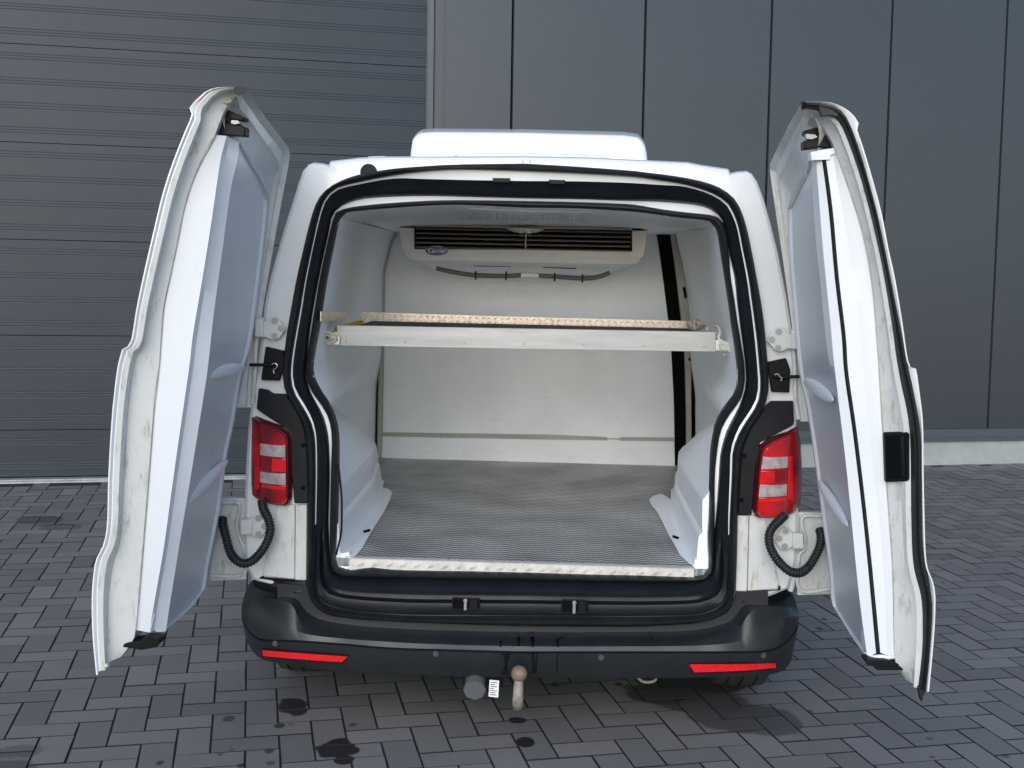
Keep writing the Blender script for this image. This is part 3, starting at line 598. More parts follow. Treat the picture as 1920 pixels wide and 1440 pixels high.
mk('condenser_skirt', *prism([(-0.3735,1.262,2.0175), (-0.3623,1.262,2.0403), (-0.335,1.262,2.0521), (-0.0536,1.262,2.0583), (0.2543,1.262,2.0538), (0.2887,1.262,2.0455), (0.3121,1.262,2.0234)], (0, .035, 0)), 'frame', cond, bevel=.008)

# --- cargo space liners
fl = line([(-0.631,0.09,1.7274), (-0.6457,0.09,1.6988), (-0.6574,0.09,1.6364), (-0.6788,0.09,1.5289), (-0.696,0.09,1.4179), (-0.7071,0.09,1.3431), (-0.7191,0.09,1.2795), (-0.7265,0.09,1.2272), (-0.7233,0.09,1.1909), (-0.7003,0.09,1.1453), (-0.6763,0.09,1.1112), (-0.6579,0.09,1.077), (-0.6449,0.09,1.0406), (-0.6373,0.09,1.001), (-0.6352,0.09,0.949), (-0.6352,0.09,0.8566), (-0.6383,0.09,0.7077), (-0.6406,0.09,0.6329), (-0.6421,0.09,0.5765), (-0.6362,0.09,0.5203)], 50, key=lambda p: p.z)
bl = line([(-0.7249,2.15,1.7256), (-0.7516,2.15,1.6794), (-0.7751,2.15,1.59), (-0.7905,2.15,1.495), (-0.7917,2.15,1.2093), (-0.7966,2.15,0.7266), (-0.7999,2.15,0.5032)], 50, key=lambda p: p.z)
fl = sety(fl, .085)
def flare(a_, b_):
    out = []
    for t in range(19):
        t_ = (t/18)**1.5; rw = []
        for a, b in zip(a_, b_):
            w = max(0.0, min(1.0, (1.14-a.z)/.22)); w = w*w*(3-2*w); p_ = a.lerp(b, t_)
            q_ = min(1.0, t_*9); q_ = q_*q_*(3-2*q_); p_.x = p_.x*(1-w)+(a.x+(b.x*1.03-a.x)*q_)*w; rw.append(p_)
        out.append(rw)
    return out
mk('side_liner', *loft(flare(fl, bl)), 'liner', van, smooth=True)
fr = line([(0.6125,0.09,1.7229), (0.6252,0.09,1.6986), (0.6362,0.09,1.6431), (0.6525,0.09,1.5584), (0.6696,0.09,1.4702), (0.6841,0.09,1.3875), (0.6955,0.09,1.3253), (0.7061,0.09,1.2629), (0.708,0.09,1.1942), (0.7019,0.09,1.1706), (0.6829,0.09,1.143), (0.6631,0.09,1.1154), (0.6414,0.09,1.0659), (0.6332,0.09,1.0149), (0.6287,0.09,0.9692), (0.629,0.09,0.8925), (0.6302,0.09,0.7456), (0.6289,0.09,0.6846), (0.6345,0.09,0.6107), (0.6339,0.09,0.5325)], 50, key=lambda p: p.z)
br = line([(0.6767,2.05,1.7471), (0.6982,2.05,1.661), (0.732,2.05,1.5302), (0.7601,2.05,1.3403), (0.7723,2.05,1.1541), (0.7821,2.05,0.8913), (0.7873,2.05,0.7508), (0.7882,2.05,0.5113)], 50, key=lambda p: p.z)
fr = sety(fr, .085)
mk('side_liner', *loft(flare(fr, br)), 'liner', van, smooth=True)
cf = sety(line([(-0.631,0.09,1.7274), (-0.6239,0.09,1.7435), (-0.5743,0.09,1.7519), (-0.47,0.09,1.7628), (-0.345,0.09,1.7741), (-0.2203,0.09,1.7789), (-0.0158,0.09,1.7742), (0.1525,0.09,1.7749), (0.3293,0.09,1.7684), (0.3876,0.09,1.7638), (0.476,0.09,1.7539), (0.5641,0.09,1.7469), (0.5941,0.09,1.7435), (0.6125,0.09,1.7229)], 40), .085)
cb = line([(-0.7249,2.15,1.7256), (-0.4076,2.15,1.7295), (-0.0699,2.15,1.7338), (0.2395,2.15,1.7375), (0.6921,2.15,1.7416)], 40)
mk('ceiling_liner', *loft([cf, [a.lerp(b, .5)+V(0, 0, .004) for a, b in zip(cf, cb)], cb]), 'liner', van, smooth=True)
bulk = mk('bulkhead_liner', *prism([(-0.7249,2.15,1.7256), (-0.7516,2.15,1.6794), (-0.7751,2.15,1.59), (-0.7905,2.15,1.495), (-0.7917,2.15,1.2093), (-0.7966,2.15,0.7266), (-0.7999,2.15,0.5032), (0.7334,2.15,0.5187), (0.7097,2.15,0.877), (0.6864,2.15,1.1496), (0.6645,2.15,1.3117), (0.6301,2.15,1.5264), (0.6067,2.15,1.6598), (0.5904,2.15,1.7448)], (0, .06, 0)), 'bulk', van)
kv = [(-0.7966,2.135,0.6773), (0.0775,2.135,0.6845), (0.3722,2.135,0.6884), (0.3775,2.135,0.6941), (0.432,2.135,0.6942), (0.4403,2.135,0.6889), (0.7148,2.135,0.6923), (0.7259,2.135,0.5351), (-0.8007,2.135,0.5282)]; 
mk('kick_panel', *prism(kv, (0, .014, 0)), 'bulk', van, bevel=.003)
gv_ = [(-0.7957,2.146,0.698), (0.0768,2.146,0.7091), (0.3667,2.146,0.7046), (0.3778,2.146,0.698), (0.4324,2.146,0.6994), (0.4485,2.146,0.7068), (0.7152,2.146,0.7113), (0.7159,2.146,0.6906), (-0.7982,2.146,0.6748)]
mk('sealant_strip', *prism(gv_, (0, .003, 0)), 'sealant', van)
tube('sealant_strip', [(-0.7282,2.135,1.7199), (-0.7521,2.135,1.6765), (-0.7757,2.135,1.5873), (-0.791,2.135,1.4925), (-0.7923,2.135,1.2102), (-0.7958,2.135,0.7287), (-0.7983,2.135,0.5673)], .014, 'sealant', van)
tube('sealant_strip', [(-0.9965,2.1,1.7828), (-0.8613,2.1,1.751), (-0.7235,2.1,1.7219)], .010, 'sealant', van, per=4)
mk('door_gap', *prism([(0.5896,2.14,1.7446), (0.6059,2.14,1.6597), (0.6292,2.14,1.5266), (0.6636,2.14,1.3122), (0.6854,2.14,1.1503), (0.6977,2.14,1.0092), (0.7086,2.14,0.8782), (0.7269,2.14,0.5204), (0.7922,2.14,0.5223), (0.7708,2.14,0.8799), (0.7628,2.14,1.0108), (0.7529,2.14,1.1466), (0.7307,2.14,1.3138), (0.6988,2.14,1.5281), (0.6585,2.14,1.7593)], (0, .05, 0)), 'void', van)
mk('door_edge_strip', *prism([(0.6529,2.08,1.7578), (0.6928,2.08,1.5289), (0.7244,2.08,1.3167), (0.7464,2.08,1.1511), (0.7561,2.08,1.0167), (0.7641,2.08,0.8871), (0.7789,2.08,0.5603), (0.8031,2.08,0.561), (0.7882,2.08,0.8877), (0.7784,2.08,1.1519), (0.7661,2.08,1.339), (0.7378,2.08,1.5299), (0.7039,2.08,1.6614), (0.6822,2.08,1.7505)], (0, .04, 0)), 'sealant', van)
for q in ([(0.7227,2.07,1.4794), (0.7358,2.07,1.4823), (0.7457,2.07,1.4295), (0.7353,2.07,1.4239)], [(0.7649,2.07,1.1256), (0.7755,2.07,1.1285), (0.7761,2.07,1.1124), (0.7681,2.07,1.1122)]): mk('edge_slot', *prism(q, (0, .02, 0)), 'void', van)
# embossed maker's mark on the bulkhead
p = Vector([(-0.1415,2.146,1.4312)][0])
e_me = text_mesh('embossed_lettering', 'Kerstner', .098, .005, 'bulk', spacing=1.05)
o = obj('embossed_lettering', e_me, bulk, (p.x, 2.1485, p.z), (R(90), 0, 0))
s = Vector([(0.0938,2.146,1.4392)][0]); star = []
for k in range(3):
    a = k*math.pi/3; d = V(math.cos(a), 0, math.sin(a))*.030; n = V(-d.z, 0, d.x)*.09
    c0 = V(s.x, 2.146, s.z)
    star.append(prism([c0+d+n, c0-d+n, c0-d-n, c0+d-n], (0, .004, 0)))
mk('embossed_emblem', *join(*star), 'bulk', bulk)

mk('cargo_floor', *boxvf((-.86, .088, FZ-.03), (.86, YB+.01, FZ)), 'grip', van)
sill = [(-0.5932,0.075,0.5669), (-0.3999,0.075,0.5682), (0.0119,0.075,0.5699), (0.4028,0.075,0.5701), (0.5873,0.075,0.5694)]
sl = vl(sill); lo = [V(p.x, p.y, p.z-.062) for p in sl]
edge = mk('sill_plate', *loft([[V(p.x, .105, FZ+.0025) for p in sl], [V(p.x, .078, FZ+.0025) for p in sl], [V(p.x, .075, FZ) for p in sl], lo]), 'alu_sill', van, smooth=True)
# raised bars of the chequer plate
tr = []
x = sl[0].x+.012; k = 0
while x < sl[-1].x-.01:
    zb = FZ-.018 if k % 2 else FZ-.040
    a = R(38) if k % 2 else R(-38)
    for dd in (0, .009):
        c = V(x+dd, .0735, zb); d = V(math.cos(a), 0, math.sin(a))*.0145; n = V(-d.z, 0, d.x)*.17
        tr.append(([c+d, c+n, c-d, c-n, c+V(0, -.006, 0)], [(0, 1, 4), (1, 2, 4), (2, 3, 4), (3, 0, 4)]))
    x += .024; k += 1
o = mk('chequer_bars', *join(*tr), 'alu_sill', edge); o['kind'] = 'stuff'
# white lower corners of the liner beside the sill
mk('liner_foot', *prism([(-0.6418,0.088,0.577), (-0.5956,0.088,0.5879), (-0.5951,0.088,0.5183), (-0.6377,0.088,0.517)], (0, .03, 0)), 'liner', van)
mk('liner_foot', *prism([(0.5877,0.088,0.5967), (0.6358,0.088,0.6168), (0.6388,0.088,0.5388), (0.59,0.088,0.5372)], (0, .03, 0)), 'liner', van)

# wheel arch boxes
def arch(sgn, off):
    rows = []
    N = 34
    for i in range(N):
        y = .092+i*(1.46-.092)/(N-1)
        t = max(0, (y-.42)/1.06)
        za = FZ+.43*math.sqrt(max(0, 1-t*t))
        h = za-FZ
        c1 = FZ+min(.235, h*.72); c2 = FZ+min(.115, h*.5)
        w = min(1, h/.12)
        bx = -.640-.05*max(0, (y-.9))/.5
        pts = [(-.86, za+.05*w), (-.79, za+.02*w), (-.742, za-.012*w), (-.70, za-.055*w), (bx-.022, c1+.028*w), (bx-.004, c1+.004*w), (bx-.003, c1-.010*w), (bx-.006, c2+.010*w), (bx+.004, c2), (bx+.006, c2-.010*w), (bx+.010, FZ+.022*w), (bx+.022, FZ+.008)]
        rows.append([V(sgn*-(px+0)-0 if False else (px if sgn < 0 else -px+off), y, z) for px, z in pts])
    v, f = loft(rows); n_ = len(rows[0]); v.append(V(rows[0][0].x, rows[0][0].y, FZ)); f.append(tuple(range(n_))+(len(v)-1,))
    return v, f
for sgn, off in ((-1, 0), (1, -.035)):
    a = mk('wheel_arch_box', *arch(sgn, off), 'liner', van, smooth=True, angle=40)
    sg = 1 if sgn > 0 else -1
    q = [(-0.591,0.0625,0.572), (-0.5762,0.116,0.572), (-0.5703,0.2164,0.572), (-0.5757,0.3703,0.572), (-0.5791,0.6005,0.572), (-0.5813,0.815,0.572), (-0.5928,1.0831,0.572), (-0.6035,1.2099,0.572), (-0.6315,1.2909,0.572), (-0.6719,1.3222,0.572), (-0.6959,1.1258,0.572), (-0.6272,0.1098,0.572)] if sgn < 0 else [(0.5889,0.0901,0.572), (0.574,0.153,0.572), (0.5569,0.2555,0.572), (0.5512,0.4304,0.572), (0.5457,0.5404,0.572), (0.5417,0.7691,0.572), (0.5372,0.9693,0.572), (0.523,1.096,0.572), (0.5211,1.2198,0.572), (0.5432,1.2933,0.572), (0.5865,1.3596,0.572), (0.6234,1.2,0.572), (0.645,0.191,0.572)]
    mk('arch_flange', *prism([(p_[0], p_[1], .569) for p_ in q], (0, 0, .006)), 'liner', a, bevel=.002)
    q = [(-0.6063,0.4483,0.577), (-0.5854,0.4819,0.577), (-0.5813,0.4559,0.577), (-0.6008,0.4271,0.577)] if sgn < 0 else [(0.5566,0.5293,0.577), (0.5774,0.4974,0.577), (0.5732,0.4755,0.577), (0.554,0.503,0.577)]
    mk('flange_slot', *prism([(p_[0], p_[1], .5755) for p_ in q], (0, 0, .004)), 'void', a)

# ceiling vent with ribs
vt = vl([(-0.268,0.5,1.772), (-0.2524,0.5,1.7791), (-0.027,0.5,1.7836), (0.2134,0.5,1.7778), (0.2312,0.5,1.7685), (0.2317,0.5,1.753), (0.2145,0.5,1.741), (-0.0259,0.5,1.738), (-0.2516,0.5,1.7354), (-0.2715,0.5,1.7467)])
def onceil(p, dz=0):
    t = p.y/YB; return p
zc0 = sum(p.z for p in cf[14:26])/12; zc1 = sum(p.z for p in cb[14:26])/12
def cz(y): return zc0+(zc1-zc0)*(y-.085)/(YB-.085)+.002
ve = []
def hitceil(q0, q1):            # a sight-line through two points, met with the sloping ceiling
    a_, b_ = Vector(q0), Vector(q1); d_ = b_-a_; k_ = (zc1-zc0)/(YB-.085)
    t = (zc0-.006+k_*(a_.y-.085)-a_.z)/(d_.z-k_*d_.y); return a_+d_*t
vf0, vf1 = hitceil((-0.2204,0.05,1.7605), (-0.336,1.5,1.8169)), hitceil((0.2048,0.05,1.7595), (0.2453,1.5,1.8155)); vb0, vb1 = hitceil((-0.2197,0.05,1.7213), (-0.3351,1.5,1.7633)), hitceil((0.2057,0.05,1.7265), (0.2465,1.5,1.7704))
vq = [vf0, vf0.lerp(vb0, .12)+V(-.03, 0, 0), vf0.lerp(vb0, .85)+V(-.03, 0, 0), vb0, vb1, vf1.lerp(vb1, .85)+V(.03, 0, 0), vf1.lerp(vb1, .12)+V(.03, 0, 0), vf1]
def lin(row, x):
    for p, q in zip(row, row[1:]):
        if min(p.x, q.x) <= x <= max(p.x, q.x): return p.z+(q.z-p.z)*(x-p.x)/((q.x-p.x) or 1e-9)
    return row[0].z
def czz(x, y):
    t = (y-.085)/(YB-.085); return lin(cf, x)*(1-t)+lin(cb, x)*t+.004*(1-abs(2*t-1))
def ceil_pt(u, v, dz):
    p = vf0.lerp(vb0, v).lerp(vf1.lerp(vb1, v), u); return V(p.x, p.y, czz(p.x, p.y)-dz)
us = [-.035+1.07*i/16 for i in range(17)]; vs_ = [i/6 for i in range(7)]
rim = lambda u: .16 if u < 0 or u > 1 else 0.0
rows_ = [[ceil_pt(u, rim(u)+(1-2*rim(u))*v, .005) for u in us] for v in vs_]
rows_ = [[p+V(0, 0, .008) for p in rows_[0]]]+rows_+[[p+V(0, 0, .008) for p in rows_[-1]]]
vent = mk('ceiling_vent', *loft(rows_), 'liner', van)
for i in range(26):
    u = (i+.5)/26; du = .0085; cs = []
    for v, dz in ((.08, .004), (.14, .013), (.5, .013), (.84, .013), (.93, .004)):
        cs.append([ceil_pt(u-du, v, .004), ceil_pt(u-du*.6, v, dz), ceil_pt(u+du*.6, v, dz), ceil_pt(u+du, v, .004)])
    mk('vent_rib', *loft(cs), 'liner', vent)

# --- evaporator (cooling unit) under the ceiling at the bulkhead
EY = 1.45
ev = vl([(-0.6183,1.45,1.7311), (-0.6079,1.45,1.6648), (-0.5879,1.45,1.6057), (-0.5684,1.45,1.5847), (-0.5273,1.45,1.5665), (-0.4548,1.45,1.5442), (-0.3704,1.45,1.5317), (-0.0466,1.45,1.5293), (0.2518,1.45,1.5359), (0.3466,1.45,1.5499), (0.4291,1.45,1.5754), (0.4639,1.45,1.5998), (0.4772,1.45,1.6285), (0.4871,1.45,1.6878), (0.4924,1.45,1.7398)])
zt_ = max(p.z for p in ev)+.02
e0 = [V(p.x, EY, p.z) for p in ev]; cx0 = sum(p.x for p in ev)/len(ev)
def erow(y, s, dz): return [V((p.x-cx0)*s+cx0, y, p.z+dz) for p in ev]
evv, eff = loft([[V(p.x, EY, max(p.z, 1.617+.0)) for p in ev], [V(p.x, EY+.015, max(p.z, 1.590)) for p in ev], [V(p.x, EY+.10, max(p.z, 1.553)) for p in ev], erow(EY+.2, 1, 0), erow(2.14, 1, .0)])
eff.append(tuple(range(len(ev)-1, -1, -1)))
evap = mk('evaporator_unit', evv, eff, 'cream', van, smooth=True, angle=30)
GR = [(-0.5476,1.44,1.7441), (-0.0512,1.44,1.746), (0.423,1.44,1.7464), (0.4261,1.44,1.6487), (-0.0489,1.44,1.6445), (-0.5462,1.44,1.6375)]
mk('grille_opening', *prism([(p_[0], 1.437, p_[2]) for p_ in GR], (0, .010, 0)), 'void', evap)
gtl, gbl, gtr, gbr = Vector(GR[0]), Vector(GR[5]), Vector(GR[2]), Vector(GR[3])
L_ = (gtr-gtl).length
lv_me = mkmesh('louvre', *prism([(0, 0, 0), (0, -.012, -.006), (0, -.012, -.0075), (0, 0, -.004)], (L_-.014, 0, 0)), 'grille')
for i in range(5):
    t = (i+.55)/5.2
    a = gtl.lerp(gbl, t); obj('louvre', lv_me, evap, (a.x+.007, 1.4365, a.z), (0, math.atan2(-(gtr.z-gtl.z), L_), 0))
mm = gtl.lerp(gtr, .515); mm2 = gbl.lerp(gbr, .515); mk('grille_mullion', *boxvf((mm.x-.003, 1.418, mm2.z), (mm.x+.003, 1.436, mm.z)), 'grille', evap)
mk('top_lip', *prism([(-0.5441,1.41,1.7481), (-0.0506,1.41,1.7511), (0.421,1.41,1.7503), (0.4213,1.41,1.7397), (0.2684,1.41,1.7401), (-0.0502,1.41,1.7371), (-0.2516,1.41,1.7376), (-0.5439,1.41,1.7363)], (0, .03, 0)), 'grille', evap)
bc = Vector([(-0.4456,1.43,1.6308)][0]); hx, hz = .0535, .0225
ell = lambda k_, y: [V(bc.x+hx*k_*math.cos(t*2*math.pi/40), y, bc.z+hz*(k_ if k_ == 1 else k_-.06)*math.sin(t*2*math.pi/40)) for t in range(40)]
mk('badge_rim', *prism(ell(1.0, 1.432), (0, .006, 0)), 'white', evap)
badge = mk('badge', *prism(ell(.95, 1.4295), (0, .003, 0)), 'badge', evap)
obj('badge_lettering', text_mesh('badge_lettering', 'Carrier', .027, .0006, 'white', shear=.25), badge, (bc.x, 1.4285, bc.z+.001), (R(90), 0, 0))
hose = tube('drain_hose', [(-0.4497,1.47,1.5537), (-0.3723,1.47,1.5386), (-0.2708,1.47,1.5265), (-0.1312,1.47,1.526), (-0.0472,1.47,1.5314), (0.0849,1.47,1.5283), (0.2097,1.47,1.5227), (0.2765,1.47,1.5302), (0.3332,1.47,1.5517)], .0105, 'hose', evap)
tube('hose_joint', [(-0.0661,1.46,1.5323), (0.013,1.46,1.5317)], .013, 'cream', hose)
for q in ([(-0.2701,1.46,1.5266)], [(-0.1332,1.46,1.5284)], [(0.085,1.46,1.5273)], [(0.2094,1.46,1.5241)]):
    p = Vector(q[0]); mk('hose_clip', *boxvf((p.x-.004, p.y-.012, p.z-.020), (p.x+.004, p.y+.006, p.z+.018)), 'black', hose)
for q in ([(-0.2847,1.52,1.569), (-0.1172,1.52,1.569), (-0.1172,1.52,1.5659), (-0.2847,1.52,1.5658)], [(0.0306,1.52,1.5686), (0.1805,1.52,1.5671), (0.1806,1.52,1.5639), (0.0306,1.52,1.5655)]): mk('drip_slot', *prism([(p_[0], 1.515, p_[2]) for p_ in q], (0, .03, 0)), 'void', evap)
lp = Vector([(-0.0492,1.38,1.7247)][0])
lamp = mk('interior_lamp', *cylvf((lp.x, lp.y+.02, lp.z+.012), (0, 0, -1), .085, .016, 24, .05), 'cream', van, smooth=True)
for dx in (-.016, .016): mk('lamp_lens', *cylvf((lp.x+dx, lp.y-.03, lp.z+.003), (0, -.4, -1), .014, .008, 14), 'zinc', lamp)

# --- side trims behind and above the tail lamps
def plate(name, pts, y0, y1, m, parent, b=.003): return mk(name, *prism([(p_[0], y0, p_[2]) for p_ in pts], (0, y1-y0, 0)), m, parent, bevel=b)
plate('lamp_surround', [(-0.8869,-0.004,1.1581), (-0.8565,-0.004,1.1535), (-0.8386,-0.004,1.1415), (-0.7957,-0.004,1.1408), (-0.7742,-0.004,1.1092), (-0.7491,-0.004,1.0687), (-0.7328,-0.004,1.0225), (-0.7255,-0.004,0.9615), (-0.7216,-0.004,0.8713), (-0.7203,-0.004,0.7733), (-0.7663,-0.004,0.772), (-0.7792,-0.004,0.9059), (-0.8063,-0.004,1.0313), (-0.8816,-0.004,1.0795), (-0.8942,-0.004,1.0899)], -.006, .03, 'channel', van)
plate('lamp_surround', [(0.8776,-0.004,1.1612), (0.8066,-0.004,1.1593), (0.7899,-0.004,1.1448), (0.7673,-0.004,1.1054), (0.7428,-0.004,1.0658), (0.7272,-0.004,1.0246), (0.7174,-0.004,0.9871), (0.7144,-0.004,0.9122), (0.713,-0.004,0.776), (0.7586,-0.004,0.7773), (0.7633,-0.004,0.9136), (0.7761,-0.004,1.0207), (0.8796,-0.004,1.0801), (0.8842,-0.004,1.0944)], -.006, .03, 'channel', van)
for q in ([(-0.7368,-0.01,0.9702)], [(-0.7363,-0.01,0.8267)], [(0.7265,-0.01,0.9759)], [(0.724,-0.01,0.8278)]):
    p = Vector(q[0]); mk('surround_hole', *cylvf((p.x, -.0085, p.z), (0, 1, 0), .0075, .004, 14), 'void', van)
plate('check_strap_plate', [(-0.8622,-0.01,1.2979), (-0.8017,-0.01,1.2852), (-0.7998,-0.01,1.2427), (-0.8158,-0.01,1.1855), (-0.8774,-0.01,1.1866)], -.012, .008, 'black', van)
plate('check_strap_plate', [(0.7878,-0.01,1.2874), (0.8476,-0.01,1.302), (0.8631,-0.01,1.2648), (0.8631,-0.01,1.1896), (0.8059,-0.01,1.1899)], -.012, .008, 'black', van)
tube('check_strap', [(-0.9105,-0.03,1.2382), (-0.8892,-0.03,1.2387), (-0.8537,-0.03,1.2387), (-0.8324,-0.03,1.2384)], .0055, 'black', van, per=3)
tube('check_strap', [(0.8052,-0.03,1.2426), (0.8397,-0.03,1.2409), (0.8653,-0.03,1.2433), (0.891,-0.03,1.2448)], .0055, 'black', van, per=3)
tube('strap_clip', [(-0.8348,-0.035,1.2423), (-0.8242,-0.035,1.2461), (-0.8171,-0.035,1.2392), (-0.8206,-0.035,1.2303), (-0.8295,-0.035,1.2248), (-0.8277,-0.035,1.2125)], .0022, 'zinc', van, per=3)
tube('strap_clip', [(0.8075,-0.035,1.2484), (0.8176,-0.035,1.2521), (0.8249,-0.035,1.2436), (0.832,-0.035,1.2386), (0.8289,-0.035,1.2298)], .0022, 'bolt', van, per=3)
# lower quarter pressings
plate('quarter_panel', [(-0.8223,-0.004,0.7667), (-0.7645,-0.004,0.7684), (-0.7639,-0.004,0.5118), (-0.7766,-0.004,0.5123), (-0.8712,-0.004,0.5176), (-0.873,-0.004,0.5268)], -.008, .02, 'frame', van, .004)
plate('quarter_panel', [(-0.76,-0.004,0.7685), (-0.723,-0.004,0.7696), (-0.724,-0.004,0.5094), (-0.7621,-0.004,0.51)], -.012, .02, 'frame', van, .004)
plate('quarter_panel', [(0.713,-0.004,0.776), (0.7481,-0.004,0.7752), (0.7519,-0.004,0.5192), (0.7165,-0.004,0.519)], -.012, .02, 'frame', van, .004)
plate('quarter_panel', [(0.7517,-0.004,0.7753), (0.8026,-0.004,0.7732), (0.8584,-0.004,0.5454), (0.8539,-0.004,0.5289), (0.7563,-0.004,0.5202)], -.008, .02, 'frame', van, .004)

tube('loose_cable', [(-0.6312,0.06,0.8989), (-0.6245,0.055,0.8541), (-0.6168,0.05,0.7909), (-0.6155,0.05,0.7265), (-0.6178,0.05,0.6616), (-0.6285,0.055,0.6137), (-0.6375,0.065,0.583)], .0035, 'black', van, per=6, seg=8)
# --- hinges
def hinge(outline, arm, bolts, y):
    h = mk('hinge', *prism([(p_[0], y, p_[2]) for p_ in outline], (0, .010, 0)), 'steel', van, bevel=.003)
    if arm: mk('hinge_arm', *prism([(p_[0], y-.008, p_[2]) for p_ in arm], (0, .026, 0)), 'steel', h, bevel=.005)
    for b_ in bolts:
        mk('hinge_bolt', *join(cylvf((b_[0], y-.001, b_[2]), (0, -1, 0), .0105, .003, 18), cylvf((b_[0], y-.003, b_[2]), (0, -1, 0), .0055, .003, 6)), 'bolt', h)
hinge([(-0.888,-0.02,1.3825), (-0.8561,-0.02,1.3832), (-0.8455,-0.02,1.3958), (-0.8349,-0.02,1.4013), (-0.8225,-0.02,1.3963), (-0.7959,-0.02,1.3653), (-0.7942,-0.02,1.3566), (-0.8154,-0.02,1.3262), (-0.826,-0.02,1.3224), (-0.8491,-0.02,1.3236), (-0.8597,-0.02,1.3304), (-0.8898,-0.02,1.3314)], [(-0.8933,-0.02,1.3911), (-0.865,-0.02,1.3918), (-0.865,-0.02,1.3285), (-0.8952,-0.02,1.3295)], [(-0.8287,-0.02,1.3856), (-0.8092,-0.02,1.3606), (-0.8296,-0.02,1.3346)], -.02)
hinge([(0.8797,-0.02,1.3825), (0.8489,-0.02,1.3818), (0.8379,-0.02,1.3971), (0.8238,-0.02,1.4054), (0.8103,-0.02,1.3999), (0.7842,-0.02,1.3681), (0.7812,-0.02,1.3576), (0.8084,-0.02,1.327), (0.8206,-0.02,1.3239), (0.8377,-0.02,1.326), (0.8477,-0.02,1.3332), (0.8855,-0.02,1.3324)], [(0.8568,-0.02,1.3958), (0.886,-0.02,1.3965), (0.889,-0.02,1.3307), (0.8581,-0.02,1.3317)], [(0.8177,-0.02,1.388), (0.7965,-0.02,1.3623), (0.8175,-0.02,1.3359)], -.02)
hinge([(-0.9117,-0.015,0.7208), (-0.8936,-0.015,0.7287), (-0.8792,-0.015,0.7291), (-0.8648,-0.015,0.7113), (-0.8593,-0.015,0.6932), (-0.8648,-0.015,0.6693), (-0.8792,-0.015,0.6525), (-0.8937,-0.015,0.6538), (-0.9082,-0.015,0.6625), (-0.9208,-0.015,0.664), (-0.9207,-0.015,0.7188)], [(-0.9447,-0.02,0.7155), (-0.905,-0.02,0.7185), (-0.9051,-0.02,0.6638), (-0.9466,-0.02,0.6607)], [(-0.8851,-0.02,0.72), (-0.8644,-0.02,0.6942), (-0.8852,-0.02,0.6672)], -.015)
hinge([(0.8939,-0.015,0.7228), (0.8863,-0.015,0.7369), (0.872,-0.015,0.7437), (0.8599,-0.015,0.7397), (0.8369,-0.015,0.7067), (0.8355,-0.015,0.6994), (0.8544,-0.015,0.6694), (0.8687,-0.015,0.6626), (0.8842,-0.015,0.6685), (0.8994,-0.015,0.6798), (0.9011,-0.015,0.7194)], [(0.8929,-0.02,0.7239), (0.9278,-0.02,0.725), (0.9338,-0.02,0.6713), (0.8954,-0.02,0.6701)], [(0.8708,-0.02,0.7304), (0.8501,-0.02,0.7047), (0.8697,-0.02,0.6783)], -.015)
for a, b in (([(-0.9215,0.03,0.7346), (-0.9161,0.03,0.6573), (-0.9199,0.03,0.5645), (-0.9108,0.03,0.4978)], .010), ([(0.9148,0.03,0.7673), (0.9163,0.03,0.6584), (0.9135,0.03,0.567), (0.9052,0.03,0.5154)], .010)): tube('pillar_bead', a, b, 'frame', van, per=5)

# --- corrugated cable hoses at the lower hinges
def corr(name, pts, r):
    p = cat_rom(vl(pts), 24); p = resample(p, 190)
    return mk(name, *tubevf(p, r, 14, rf=lambda i: r*(1.0+.13*math.cos(i*math.pi/2*1.0))), 'rubber', van, smooth=True, angle=80)
corr('cable_hose', [(-0.87,-0.03,0.7816), (-0.8597,-0.05,0.759), (-0.8405,-0.07,0.7369), (-0.8292,-0.08,0.7036), (-0.8351,-0.085,0.6687), (-0.8539,-0.09,0.6303), (-0.8836,-0.09,0.5965), (-0.9139,-0.09,0.5835), (-0.9432,-0.08,0.592), (-0.9689,-0.06,0.6133), (-0.9881,-0.04,0.6569), (-1.0044,-0.02,0.6937), (-1.0118,0,0.7127)], .0142)
corr('cable_hose', [(0.862,-0.03,0.7861), (0.8415,-0.05,0.7721), (0.8164,-0.07,0.751), (0.8053,-0.08,0.7265), (0.8093,-0.085,0.6942), (0.8253,-0.09,0.6623), (0.8502,-0.09,0.633), (0.8792,-0.09,0.6126), (0.9107,-0.08,0.6074), (0.9385,-0.06,0.619), (0.96,-0.05,0.6474), (0.9794,-0.04,0.6866), (0.9874,-0.02,0.7178), (0.9858,0,0.7347)], .0142)

